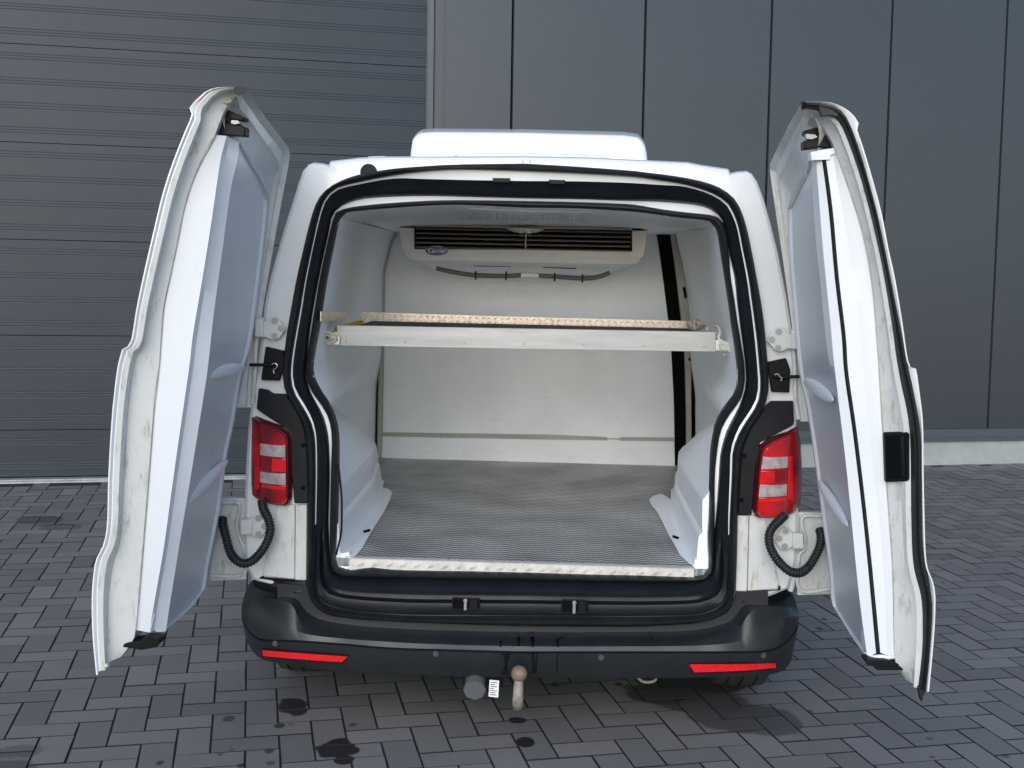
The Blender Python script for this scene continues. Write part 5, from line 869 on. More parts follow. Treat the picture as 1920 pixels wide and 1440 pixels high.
lq = [(-0.0936,-0.1,0.2183), (-0.0618,-0.1,0.2167), (-0.0642,-0.1,0.1592), (-0.0961,-0.1,0.1617)]; 
lab = mk('rating_plate', *prism([(p_[0], -.10, p_[2]) for p_ in lq], (0, .004, 0)), 'white', tow)
a0 = Vector(lq[0]); b0_ = Vector(lq[1]); c0_ = Vector(lq[3]); ln_ = []
for i in range(7):
    t = .1+i*.125; u0, u1 = .12, (.85, .6, .8, .5, .85, .7, .8)[i]
    q0 = a0.lerp(b0_, u0)+(c0_-a0)*t; q1 = a0.lerp(b0_, u1)+(c0_-a0)*t; dz = (c0_-a0)*.05
    ln_.append(prism([(q0.x, -.1006, q0.z), (q1.x, -.1006, q1.z), (q1.x+dz.x, -.1006, q1.z+dz.z), (q0.x+dz.x, -.1006, q0.z+dz.z)], (0, .0005, 0)))
mk('plate_print', *join(*ln_), 'hose', lab)
tube('towing_eye', [(0.4062,0.05,0.1908), (0.4203,0.04,0.1818), (0.4404,0.04,0.1787), (0.4637,0.04,0.1852), (0.466,0.05,0.1967)], .0055, 'neck', van, per=6)

# --- wheels: only the lower tread shows
def wheel(xc):
    w = bpy.data.objects.new('wheel', None); col.objects.link(w); w.parent = van
    c = V(xc, .585, .345); prof = [(-.105, .22), (-.112, .27), (-.106, .315), (-.090, .338)]
    tread = [(-.090, .338), (-.0555, .343), (-.0545, .335), (-.0465, .335), (-.0455, .344), (-.0045, .345), (-.004, .336), (.004, .336), (.0045, .345), (.0455, .344), (.0465, .335), (.0545, .335), (.0555, .343), (.090, .338)]
    prof = prof+tread[1:]+[(.106, .315), (.112, .27), (.105, .22)]
    rows_ = []
    for i in range(56):
        a = 2*math.pi*i/56; rows_.append([V(xc+dx, c.y+math.cos(a)*rr, c.z+math.sin(a)*rr) for dx, rr in prof])
    rows_.append(rows_[0]); v, f = loft(rows_); mk('tyre', v, f, 'tyre', w, smooth=True, angle=25)
    mk('rim', *cylvf((xc-.09, c.y, c.z), (1, 0, 0), .222, .18, 32), 'bolt', w, smooth=True)
wheel(-.822); wheel(.812)
mk('underbody', *boxvf((-.80, .18, .30), (.80, 4.2, .36)), 'void', van)

# ================================================================== rear doors
def strip(name, rows, m, parent, n=60, smooth=True, angle=35, key=None):
    return mk(name, *loft([line(r_, n, True, key) if not isinstance(r_[0], Vector) else r_ for r_ in rows]), m, parent, smooth=smooth, angle=angle)
def offx(row, dx): return [V(p.x+dx, p.y, p.z) for p in row]
def lerp_rows(a, b, t, dx=0.0): return [p.lerp(q, t)+V(dx, 0, 0) for p, q in zip(a, b)]
ZK = lambda p: p.z
def dimple(parent, c, hy, hz, hx, tilt):
    bm_ = bmesh.new(); bmesh.ops.create_uvsphere(bm_, u_segments=24, v_segments=14, radius=1.0)
    me_ = bpy.data.meshes.new('dimple'); bm_.to_mesh(me_); bm_.free(); me_.materials.append(M['slab']); me_.shade_smooth()
    o_ = obj('dimple', me_, parent, c, (tilt, 0, 0)); o_.scale = (hx, hy, hz); return o_

# ---- left door
ld = bpy.data.objects.new('rear_door', None); col.objects.link(ld); ld.parent = van
N = 90
A = line([(-0.7535,-0.78,2.0331), (-0.794,-0.78,2.0311), (-0.8242,-0.78,2.0211), (-0.8432,-0.78,2.0044), (-0.8658,-0.78,1.9836), (-0.8687,-0.78,1.9672), (-0.8631,-0.78,1.9591), (-0.885,-0.78,1.9081), (-0.9133,-0.78,1.8389), (-0.941,-0.78,1.7573), (-0.9675,-0.78,1.6541), (-0.9929,-0.78,1.55), (-1.014,-0.78,1.4564), (-1.0316,-0.78,1.3621), (-1.0512,-0.78,1.3477), (-1.0572,-0.78,1.334), (-1.0694,-0.78,1.2851), (-1.0845,-0.78,1.1661), (-1.0969,-0.78,0.9996), (-1.1021,-0.78,0.872), (-1.1129,-0.78,0.8112), (-1.1337,-0.78,0.7691), (-1.1416,-0.78,0.7288), (-1.1476,-0.78,0.6601), (-1.1473,-0.78,0.5568), (-1.1387,-0.78,0.443)], N)
A1 = line([(-0.7557,-0.772,2.0301), (-0.7935,-0.772,2.0268), (-0.8202,-0.772,2.0181), (-0.8372,-0.772,2.0015), (-0.8556,-0.772,1.9821), (-0.8599,-0.772,1.967), (-0.8557,-0.772,1.9588), (-0.8779,-0.772,1.9077), (-0.906,-0.772,1.8383), (-0.9337,-0.772,1.7568), (-0.9603,-0.772,1.6531), (-0.9856,-0.772,1.5494), (-1.0068,-0.772,1.4556), (-1.0244,-0.772,1.3599), (-1.0427,-0.772,1.3438), (-1.0486,-0.772,1.3307), (-1.0608,-0.772,1.2832), (-1.0769,-0.772,1.1646), (-1.0894,-0.772,0.9984), (-1.0948,-0.772,0.8704), (-1.1053,-0.772,0.808), (-1.125,-0.772,0.7659), (-1.133,-0.772,0.7254), (-1.1385,-0.772,0.6581), (-1.1386,-0.772,0.5545), (-1.1342,-0.772,0.4518)], N)
A2 = line([(-0.7629,-0.735,2.0269), (-0.7871,-0.735,2.021), (-0.8112,-0.735,2.0095), (-0.8298,-0.735,1.9927), (-0.8441,-0.735,1.9772), (-0.8499,-0.735,1.9647), (-0.8542,-0.735,1.9521), (-0.8674,-0.735,1.9033), (-0.895,-0.735,1.8359), (-0.9229,-0.735,1.7541), (-0.9512,-0.735,1.6478), (-0.9768,-0.735,1.5421), (-0.998,-0.735,1.4486), (-1.018,-0.735,1.3546), (-1.0299,-0.735,1.3326), (-1.036,-0.735,1.318), (-1.0467,-0.735,1.2742), (-1.0614,-0.735,1.1572), (-1.0724,-0.735,0.9906), (-1.0815,-0.735,0.861), (-1.0897,-0.735,0.798), (-1.1052,-0.735,0.7525), (-1.1133,-0.735,0.7101), (-1.1217,-0.735,0.6433), (-1.1261,-0.735,0.546), (-1.1289,-0.735,0.4588)], N)
B = line([(-0.7655,-0.715,2.0213), (-0.7798,-0.715,2.0099), (-0.7935,-0.715,1.9903), (-0.8115,-0.715,1.951), (-0.8246,-0.715,1.9158), (-0.8391,-0.715,1.8946), (-0.8725,-0.715,1.8281), (-0.9068,-0.715,1.7343), (-0.9365,-0.715,1.5957), (-0.9537,-0.715,1.5222), (-0.9715,-0.715,1.4325), (-0.9816,-0.715,1.2965), (-0.9932,-0.715,1.2273), (-1.0162,-0.715,0.9694), (-1.0398,-0.715,0.7145), (-1.0552,-0.715,0.5526), (-1.0678,-0.715,0.5139), (-1.0985,-0.715,0.4729)], N)
skin = [V(-1.0+(p.z-1.2)*.14, .06, max(.44, p.z*.985)) for p in A]
sk_mid = [p.lerp(q, .5)+V(-.035, 0, 0) for p, q in zip(A, skin)]
fr = mk('door_frame', *loft([A1, lerp_rows(A1, A2, .12, .012), A2, lerp_rows(A2, B, .5, -.004), B, lerp_rows(B, skin, .12)]), 'frame', ld, smooth=True, angle=30)
mk('outer_skin', *loft([A1, offx(A1, -.003), A, offx(A, -.004), sk_mid, skin, [V(p.x+.01, p.y, p.z) for p in skin]]), 'paint', ld, smooth=True, angle=50)
I = line([(-0.7655,-0.715,2.0213), (-0.7984,-0.7,1.992), (-0.807,-0.67,1.9193), (-0.791,-0.6,1.9065), (-0.7957,-0.45,1.8616), (-0.8086,-0.28,1.8252), (-0.833,-0.1,1.7894), (-0.8428,-0.06,1.7454), (-0.8583,-0.05,1.6134), (-0.8786,-0.05,1.4573), (-0.8999,-0.05,1.3086), (-0.9283,-0.05,1.2026), (-0.9481,-0.05,1.0961)], 60)
Hc = line([(-0.7315,-0.76,2.0376), (-0.7456,-0.62,2.023), (-0.7626,-0.46,2.0077), (-0.7774,-0.24,1.9812), (-0.7847,-0.05,1.9524), (-0.7856,0,1.9365), (-0.7935,0.02,1.8985), (-0.8339,0.02,1.6814), (-0.8827,0.02,1.4), (-0.8946,0.02,1.3038), (-0.9073,0.02,1.1962), (-0.9111,0.02,1.0901)], 60)
mk('hinge_side_frame', *loft([[p+V(-.03, .03, 0) for p in I], I, lerp_rows(I, Hc, .3, -.030), lerp_rows(I, Hc, .62, -.022), lerp_rows(I, Hc, .70, -.012), lerp_rows(I, Hc, .92, -.016), Hc, [p+V(-.004, .02, 0) for p in Hc], [p+V(-.05, .05, 0) for p in Hc]]), 'frame', ld, smooth=True, angle=28)
mk('top_edge', *loft([line([(-0.7955,-0.775,2.0317), (-0.7548,-0.775,2.0344), (-0.7315,-0.76,2.0376)], 8), line([(-0.7871,-0.74,2.0231), (-0.7616,-0.74,2.0317), (-0.7333,-0.745,2.0329)], 8), line([(-0.7839,-0.7,2.0118), (-0.7667,-0.7,2.0205), (-0.7397,-0.71,2.0251)], 8)]), 'frame', ld, smooth=True)
C0 = line([(-0.8266,-0.708,1.9165), (-0.8411,-0.708,1.8952), (-0.8746,-0.708,1.8285), (-0.909,-0.708,1.7345), (-0.9387,-0.708,1.5957), (-0.956,-0.708,1.522), (-0.9738,-0.708,1.4321), (-0.984,-0.708,1.2959), (-0.9956,-0.708,1.2264), (-1.0186,-0.708,0.968), (-1.0423,-0.708,0.7126), (-1.0578,-0.708,0.5503)], N, key=ZK)
C = line([(-0.8007,-0.69,1.9164), (-0.8059,-0.69,1.8948), (-0.8177,-0.69,1.8479), (-0.8417,-0.69,1.6924), (-0.8648,-0.69,1.5519), (-0.8948,-0.69,1.3821), (-0.9065,-0.69,1.2881), (-0.9386,-0.69,1.0765), (-0.9608,-0.69,0.9254), (-0.9821,-0.69,0.7788), (-1.0152,-0.69,0.5953), (-1.0226,-0.69,0.538)], N, key=ZK)
C2 = line([(-0.7997,-0.665,1.9157), (-0.8027,-0.665,1.8944), (-0.8131,-0.665,1.8486), (-0.8372,-0.665,1.6919), (-0.8607,-0.665,1.551), (-0.8906,-0.665,1.3792), (-0.9032,-0.665,1.2844), (-0.9361,-0.665,1.0719), (-0.9584,-0.665,0.9189), (-0.9801,-0.665,0.772), (-1.0131,-0.665,0.5862), (-1.0198,-0.665,0.5301)], N, key=ZK)
D = line([(-0.783,-0.63,1.9066), (-0.786,-0.63,1.864), (-0.807,-0.63,1.7735), (-0.8303,-0.63,1.6091), (-0.8545,-0.63,1.4372), (-0.8726,-0.63,1.2835), (-0.891,-0.63,1.1659), (-0.9237,-0.63,0.9698), (-0.9529,-0.63,0.8002), (-0.9825,-0.63,0.6219), (-0.9896,-0.63,0.5779), (-0.9978,-0.63,0.5227)], N, key=ZK)
E_ = line([(-0.7921,-0.585,1.905), (-0.7957,-0.45,1.8616), (-0.8101,-0.27,1.8258), (-0.8379,-0.08,1.791), (-0.8452,-0.05,1.7457), (-0.8583,-0.05,1.6124), (-0.8786,-0.05,1.4573), (-0.8999,-0.05,1.3076), (-0.9319,-0.05,1.196), (-0.9561,-0.05,1.0497), (-0.981,-0.05,0.9343), (-1.0065,-0.05,0.7442), (-1.0402,-0.05,0.5767), (-1.0529,-0.05,0.4932), (-1.0482,-0.08,0.4763), (-1.0321,-0.34,0.4884), (-1.0099,-0.57,0.5143)], N, key=ZK)
slab = mk('insulated_panel', *loft([[p+V(-.02, .06, 0) for p in C0], C0, C, C2, D, lerp_rows(D, E_, .03, -.007), lerp_rows(D, E_, .93, -.007), lerp_rows(D, E_, .95, .001), E_, [p+V(-.07, .005, 0) for p in E_]]), 'slab', ld, smooth=True, angle=24)
mk('panel_foot', *prism([(-1.0578,-0.708,0.5503), (-1.0226,-0.69,0.538), (-0.9978,-0.63,0.5227), (-1.0099,-0.57,0.5143), (-1.0233,-0.5,0.5194), (-1.0126,-0.68,0.5908)], (-.02, .03, 0)), 'slab', slab)
mk('panel_rail', *prism([(-0.7958,-0.56,1.8955), (-0.806,-0.44,1.8682), (-0.8177,-0.27,1.8273), (-0.8418,-0.12,1.7949), (-0.8486,-0.12,1.788), (-0.8392,-0.25,1.8153), (-0.8163,-0.46,1.8619)], (.006, 0, 0)), 'slab', slab, bevel=.002)
tube('sealant_bead', [(p.x+.001, p.y-.002, p.z) for p in C0[::6]], .0032, 'bead', ld, per=4, seg=8)
tube('sealant_bead', [(-1.139,-0.765,0.5144), (-1.1335,-0.765,0.4843), (-1.1248,-0.765,0.4649), (-1.1143,-0.765,0.4683)], .006, 'bead', ld, per=4, seg=8)
tube('sealant_bead', [(-0.8241,-0.72,2.0196), (-0.8098,-0.72,2.0115), (-0.7927,-0.72,2.0132), (-0.7813,-0.72,2.0065), (-0.7899,-0.72,2.0008), (-0.8099,-0.72,2.0032)], .005, 'bead', ld, per=4, seg=8)
dimple(slab, [(-0.9012,-0.36,1.2467)][0], .24, .022, .014, R(-2)); dimple(slab, [(-0.9585,-0.36,0.9082)][0], .24, .022, .014, R(6))
mk('top_latch', *prism([(-0.8044,-0.68,1.9888), (-0.7556,-0.68,1.9676), (-0.7556,-0.68,1.9573), (-0.7925,-0.68,1.9623), (-0.7954,-0.68,1.951), (-0.7723,-0.68,1.95), (-0.7528,-0.68,1.9418), (-0.754,-0.68,1.9183), (-0.8318,-0.68,1.9221), (-0.8258,-0.68,1.9575)], (0, .05, 0)), 'black', ld, bevel=.003)
mk('latch_claw', *prism([(-0.7869,-0.69,1.9584), (-0.7696,-0.69,1.9573), (-0.7638,-0.69,1.9504), (-0.7783,-0.69,1.9473), (-0.7884,-0.69,1.95)], (0, .02, 0)), 'bolt', ld)
mk('bottom_latch', *prism([(-1.0916,-0.72,0.5147), (-1.0418,-0.72,0.5226), (-1.0235,-0.72,0.5385), (-1.0131,-0.72,0.5312), (-0.9883,-0.72,0.5274), (-0.9846,-0.72,0.5184), (-0.9953,-0.72,0.5058), (-1.0375,-0.72,0.4967), (-1.0917,-0.72,0.504)], (0, .06, 0)), 'black', ld, bevel=.003)
mk('brake_lamp', *prism([(-0.8688,-0.77,1.9876), (-0.8603,-0.77,2.0014), (-0.849,-0.77,2.0104), (-0.8405,-0.77,2.0126), (-0.8462,-0.77,2.003), (-0.8576,-0.77,1.9891), (-0.8646,-0.77,1.9822)], (-.01, .03, 0)), 'lens', ld, bevel=.003)
lf = mk('lower_flange', *prism([(-1.0291,0.03,0.7756), (-0.9378,0.03,0.7783), (-0.9306,0.03,0.7306), (-0.9291,0.03,0.5828), (-0.9366,0.03,0.4951), (-1.0691,0.03,0.4852), (-1.0613,0.03,0.5601)], (-.02, .03, 0)), 'frame', ld, bevel=.004)
tube('flange_bead', [(-1.0196,0.022,0.761), (-0.9649,0.022,0.7626), (-0.9595,0.022,0.7315), (-0.9688,0.022,0.6852), (-0.958,0.022,0.6357), (-0.9434,0.022,0.6029), (-0.9454,0.022,0.5175), (-1.0501,0.022,0.5067)], .006, 'frame', lf, per=6)
tube('flange_bead', [(-0.877,0,1.3941), (-0.886,0,1.3638), (-0.8967,0,1.2963), (-0.9004,0,1.2073), (-0.9077,0,1.1052)], .007, 'frame', ld, per=6)

# ---- right door
rd = bpy.data.objects.new('rear_door', None); col.objects.link(rd); rd.parent = van
A = line([(0.7171,-0.78,2.0222), (0.7517,-0.78,2.0214), (0.7817,-0.78,2.0179), (0.8121,-0.78,2.0064), (0.8327,-0.78,1.9921), (0.8508,-0.78,1.9687), (0.8471,-0.78,1.9537), (0.8615,-0.78,1.9175), (0.89,-0.78,1.8385), (0.9204,-0.78,1.7443), (0.9428,-0.78,1.6541), (0.9647,-0.78,1.5744), (0.9874,-0.78,1.4729), (1.0117,-0.78,1.3559), (1.0272,-0.78,1.3489), (1.0336,-0.78,1.3337), (1.0423,-0.78,1.2892), (1.057,-0.78,1.2029), (1.0665,-0.78,1.0698), (1.0769,-0.78,0.935), (1.0883,-0.78,0.827), (1.1117,-0.78,0.7658), (1.1187,-0.78,0.6975), (1.1184,-0.78,0.5937), (1.1147,-0.78,0.4759)], N)
S0 = line([(0.7189,-0.772,2.0192), (0.7596,-0.772,2.0172), (0.7842,-0.772,2.0123), (0.8035,-0.772,2.0059), (0.8221,-0.772,1.9861), (0.8355,-0.772,1.9622), (0.8417,-0.772,1.9475), (0.854,-0.772,1.9181), (0.8761,-0.772,1.8583), (0.9118,-0.772,1.7492), (0.9437,-0.772,1.6289), (0.9695,-0.772,1.5282), (0.995,-0.772,1.4269), (1.0072,-0.772,1.3798), (1.0192,-0.772,1.3368), (1.0313,-0.772,1.2942), (1.057,-0.772,1.1816), (1.0663,-0.772,1.0683), (1.0753,-0.772,0.9341), (1.0839,-0.772,0.8551), (1.1076,-0.772,0.7617), (1.1157,-0.772,0.695), (1.1147,-0.772,0.5909), (1.1112,-0.772,0.4802)], N)
S1 = line([(0.7211,-0.765,2.004), (0.7484,-0.765,2.0005), (0.769,-0.765,1.9955), (0.7866,-0.765,1.989), (0.8039,-0.765,1.9759), (0.8125,-0.765,1.9666), (0.823,-0.765,1.9466), (0.8406,-0.765,1.9081), (0.8696,-0.765,1.8338), (0.8988,-0.765,1.7445), (0.9303,-0.765,1.6341), (0.9557,-0.765,1.5276), (0.977,-0.765,1.426), (0.9841,-0.765,1.3842), (0.9933,-0.765,1.3425), (1.0041,-0.765,1.2978), (1.0245,-0.765,1.2199), (1.0369,-0.765,1.1332), (1.0506,-0.765,0.9308), (1.0632,-0.765,0.815), (1.0887,-0.765,0.727), (1.098,-0.765,0.6233), (1.0978,-0.765,0.5541), (1.0935,-0.765,0.4799)], N)
B = line([(0.7316,-0.715,1.9995), (0.7569,-0.715,1.989), (0.7817,-0.715,1.962), (0.8011,-0.715,1.9322), (0.8118,-0.715,1.9122), (0.8463,-0.715,1.8317), (0.8939,-0.715,1.705), (0.9262,-0.715,1.5771), (0.9456,-0.715,1.4479), (0.9596,-0.715,1.337), (0.9783,-0.715,1.1713), (1.0015,-0.715,0.9871), (1.0265,-0.715,0.7801), (1.0426,-0.715,0.5483), (1.0587,-0.715,0.5173), (1.0779,-0.715,0.4834)], N)
skin = [V(.97-(p.z-1.2)*.14, .06, max(.46, p.z*.985)) for p in A]
sk_mid = [p.lerp(q, .5)+V(.035, 0, 0) for p, q in zip(A, skin)]
mk('outer_skin', *loft([S0, A, offx(A, .004), sk_mid, skin, [V(p.x-.01, p.y, p.z) for p in skin]]), 'paint', rd, smooth=True, angle=50)
mk('edge_seal', *loft([lerp_rows(S0, S1, .0), [p+V(0, -.016, 0) for p in lerp_rows(S0, S1, .15)], [p+V(0, -.020, 0) for p in lerp_rows(S0, S1, .45)], [p+V(0, -.012, 0) for p in lerp_rows(S0, S1, .6)], [p+V(0, -.015, 0) for p in lerp_rows(S0, S1, .8)], S1]), 'rubber', rd, smooth=True, angle=60)
mk('seal_tail', *prism([(1.0901,-0.775,0.4864), (1.1113,-0.775,0.4872), (1.1098,-0.775,0.4649), (1.1056,-0.775,0.4633), (1.1051,-0.775,0.447), (1.1009,-0.775,0.4468), (1.097,-0.775,0.4645)], (0, .02, 0)), 'rubber', rd, bevel=.003)
mk('seal_cap', *prism([(0.7125,-0.76,2.0234), (0.752,-0.775,2.0221), (0.7549,-0.775,2.0181), (0.7554,-0.77,2.0013), (0.7378,-0.75,2.0035), (0.7193,-0.74,2.0057)], (0, .02, 0)), 'rubber', rd, bevel=.004)
mk('seal_cap', *prism([(0.75,-0.785,2.0181), (0.7678,-0.785,2.0117), (0.7872,-0.785,2.0014), (0.804,-0.785,1.9896), (0.7989,-0.785,1.9829), (0.7799,-0.785,1.9865), (0.7598,-0.785,1.9835), (0.7523,-0.785,1.9994)], (0, .02, 0)), 'rubber', rd, bevel=.006)
mk('door_frame', *loft([S1, lerp_rows(S1, B, .1, -.008), lerp_rows(S1, B, .5, .004), B, lerp_rows(B, skin, .12)]), 'frame', rd, smooth=True, angle=30)
I = line([(0.7569,-0.715,1.989), (0.7731,-0.7,1.9497), (0.7759,-0.66,1.898), (0.7757,-0.6,1.8946), (0.7894,-0.5,1.8694), (0.8009,-0.34,1.838), (0.8165,-0.14,1.8031), (0.824,-0.06,1.7761), (0.8353,-0.05,1.6274), (0.8555,-0.05,1.4712), (0.8756,-0.05,1.343), (0.8949,-0.05,1.2209), (0.9211,-0.05,1.1017)], 60)
Hc = line([(0.7125,-0.76,2.0234), (0.7276,-0.62,2.0164), (0.7409,-0.48,2.0087), (0.7587,-0.28,1.9898), (0.7737,-0.1,1.968), (0.7699,-0.01,1.9286), (0.7739,0.02,1.9038), (0.7985,0.02,1.7729), (0.8307,0.02,1.6084), (0.8561,0.02,1.4684), (0.8704,0.02,1.3815), (0.8835,0.02,1.2502), (0.8914,0.02,1.1533), (0.9082,0.02,1.0917)], 60)
mk('hinge_side_frame', *loft([[p+V(.03, .03, 0) for p in I], I, lerp_rows(I, Hc, .3, .030), lerp_rows(I, Hc, .62, .022), lerp_rows(I, Hc, .70, .012), lerp_rows(I, Hc, .92, .016), Hc, [p+V(.004, .02, 0) for p in Hc], [p+V(.05, .05, 0) for p in Hc]]), 'frame', rd, smooth=True, angle=28)
C0 = line([(0.8148,-0.708,1.9125), (0.8479,-0.708,1.8322), (0.8956,-0.708,1.7052), (0.928,-0.708,1.5771), (0.9475,-0.708,1.4476), (0.9615,-0.708,1.3364), (0.9803,-0.708,1.1703), (1.0035,-0.708,0.9857), (1.0285,-0.708,0.7783), (1.0447,-0.708,0.546)], N, key=ZK)
C1 = line([(0.8109,-0.702,1.9061), (0.8257,-0.702,1.833), (0.8559,-0.702,1.7041), (0.8834,-0.702,1.5756), (0.9056,-0.702,1.4458), (0.9198,-0.702,1.3349), (0.9455,-0.702,1.1685), (0.9753,-0.702,0.9829), (1.005,-0.702,0.7759), (1.0262,-0.702,0.5448)], N, key=ZK)
K1 = line([(0.7949,-0.698,1.8826), (0.8198,-0.698,1.7455), (0.8437,-0.698,1.575), (0.8699,-0.698,1.4191), (0.882,-0.698,1.3192), (0.915,-0.698,1.1468), (0.9586,-0.698,0.8851), (1.0081,-0.698,0.5519)], N, key=ZK)
K0 = line([(0.7846,-0.694,1.8828), (0.8095,-0.694,1.7454), (0.8334,-0.694,1.5748), (0.8595,-0.694,1.4186), (0.8717,-0.694,1.3185), (0.9046,-0.694,1.1459), (0.9483,-0.694,0.8838), (0.997,-0.694,0.5486)], N, key=ZK)
C = line([(0.7717,-0.682,1.8863), (0.8013,-0.682,1.6521), (0.8323,-0.682,1.4434), (0.8483,-0.682,1.3312), (0.8954,-0.682,1.0472), (0.9418,-0.682,0.7326), (0.9768,-0.682,0.5347)], N, key=ZK)
D = line([(0.7676,-0.64,1.8939), (0.7866,-0.64,1.7047), (0.8099,-0.64,1.5471), (0.8412,-0.64,1.3491), (0.8836,-0.64,1.2139), (0.9153,-0.64,0.9975), (0.9481,-0.64,0.7574), (0.9677,-0.64,0.5783), (0.9823,-0.64,0.5236)], N, key=ZK)
E_ = line([(0.7691,-0.6,1.8888), (0.7894,-0.5,1.8694), (0.8009,-0.34,1.838), (0.8203,-0.12,1.8042), (0.8259,-0.05,1.7766), (0.8353,-0.05,1.6274), (0.8555,-0.05,1.4712), (0.8805,-0.05,1.2742), (0.9135,-0.05,1.1398), (0.9457,-0.05,0.9753), (0.9793,-0.05,0.7851), (1.0126,-0.05,0.6008), (1.0211,-0.07,0.5046), (1.0101,-0.32,0.4994), (0.9883,-0.6,0.5179)], N, key=ZK)
slab = mk('insulated_panel', *loft([[p+V(.02, .06, 0) for p in C0], C0, lerp_rows(C0, C1, .45), [p+V(0, .006, 0) for p in C1], K1, [p+V(0, .008, 0) for p in K1], [p+V(0, .008, 0) for p in K0], K0, C, D, lerp_rows(D, E_, .03, .007), lerp_rows(D, E_, .93, .007), lerp_rows(D, E_, .95, -.001), E_, [p+V(.07, .005, 0) for p in E_]]), 'slab', rd, smooth=True, angle=24)
mk('panel_seal', *loft([[p+V(0, .004, 0) for p in K1], [p+V(0, -.004, 0) for p in lerp_rows(K1, K0, .5)], [p+V(0, .004, 0) for p in K0]]), 'rubber', slab, smooth=True, angle=70)
mk('panel_rail', *prism([(0.7928,-0.47,1.8657), (0.7966,-0.36,1.8429), (0.8135,-0.17,1.8113), (0.8245,-0.07,1.7799), (0.833,-0.07,1.7767), (0.8218,-0.18,1.8013), (0.8077,-0.36,1.837), (0.8,-0.46,1.8531)], (-.006, 0, 0)), 'slab', slab, bevel=.002)
mk('panel_cap', *prism([(0.7522,-0.705,1.9006), (0.7866,-0.705,1.9081), (0.8155,-0.705,1.9128), (0.8175,-0.705,1.899), (0.8039,-0.705,1.8933), (0.8045,-0.705,1.8822), (0.7671,-0.705,1.8802), (0.7557,-0.7,1.879)], (0, .04, 0)), 'slab', slab, bevel=.006)
tube('sealant_bead', [(p.x-.001, p.y-.002, p.z) for p in C0[::6]], .0030, 'bead', rd, per=4, seg=8)
tube('sealant_bead', [(0.9766,-0.66,0.5348), (0.9863,-0.69,0.5363), (1.0066,-0.7,0.5419), (1.027,-0.7,0.5396), (1.0441,-0.71,0.5467)], .006, 'slab', rd, per=4, seg=8)
dimple(slab, [(0.8783,-0.36,1.2373)][0], .20, .024, .014, R(2)); dimple(slab, [(0.9375,-0.36,0.8993)][0], .20, .020, .014, R(8))
mk('handle_pocket', *prism([(0.9775,-0.724,1.1653), (1.0267,-0.768,1.1746), (1.0317,-0.771,1.1695), (1.0385,-0.771,1.0488), (1.0341,-0.768,1.0424), (0.9891,-0.726,1.0303)], (0, .02, 0)), 'black', rd, bevel=.004)
mk('pocket_hollow', *prism([(0.9804,-0.7275,1.1573), (1.0221,-0.7665,1.1657), (1.0296,-0.7675,1.0522), (0.9902,-0.73,1.0412)], (0, .006, 0)), 'void', rd)
mk('pocket_lip', *prism([(1.0118,-0.76,1.1602), (1.0191,-0.768,1.163), (1.0265,-0.768,1.0551), (1.02,-0.762,1.0523)], (0, .01, 0)), 'channel', rd, bevel=.002)
mk('top_latch', *prism([(0.7407,-0.68,1.9595), (0.7862,-0.68,1.9714), (0.7957,-0.68,1.9494), (0.8117,-0.68,1.9358), (0.8129,-0.68,1.9123), (0.7847,-0.68,1.9159), (0.7402,-0.68,1.9096), (0.7392,-0.68,1.9318), (0.7695,-0.68,1.9406), (0.7412,-0.68,1.9485)], (0, .05, 0)), 'black', rd, bevel=.003)
mk('latch_claw', *prism([(0.7405,-0.69,1.9488), (0.7643,-0.69,1.9478), (0.7715,-0.69,1.9411), (0.7565,-0.69,1.9353), (0.7425,-0.69,1.9364)], (0, .02, 0)), 'bolt', rd)
mk('bottom_latch', *prism([(0.9643,-0.72,0.5338), (0.9755,-0.72,0.5387), (1.0158,-0.72,0.5401), (1.0596,-0.72,0.5281), (1.0699,-0.72,0.524), (1.0706,-0.72,0.512), (0.9958,-0.72,0.5094), (0.9837,-0.72,0.5195), (0.9677,-0.72,0.5234)], (0, .06, 0)), 'black', rd, bevel=.003)
mk('brake_lamp', *prism([(0.8243,-0.77,2.0052), (0.8382,-0.77,1.9974), (0.8485,-0.77,1.9814), (0.8503,-0.77,1.9734), (0.8419,-0.77,1.9786), (0.8331,-0.77,1.9919)], (.01, .03, 0)), 'lens', rd, bevel=.003)
lf = mk('lower_flange', *prism([(0.9105,0.03,0.7853), (1.0057,0.03,0.7845), (1.0445,0.03,0.6077), (1.0547,0.03,0.5092), (0.9272,0.03,0.4996), (0.9171,0.03,0.6037)], (.02, .03, 0)), 'frame', rd, bevel=.004)
tube('flange_bead', [(0.9939,0.022,0.775), (0.9376,0.022,0.7734), (0.932,0.022,0.7425), (0.9447,0.022,0.6975), (0.9429,0.022,0.6612), (0.9265,0.022,0.6334), (0.9352,0.022,0.5223), (1.0341,0.022,0.5291)], .006, 'frame', lf, per=6)
tube('flange_bead', [(0.8608,0,1.3564), (0.8727,0,1.3218), (0.8794,0,1.2521), (0.8848,0,1.1732), (0.8986,0,1.1013)], .007, 'frame', rd, per=6)

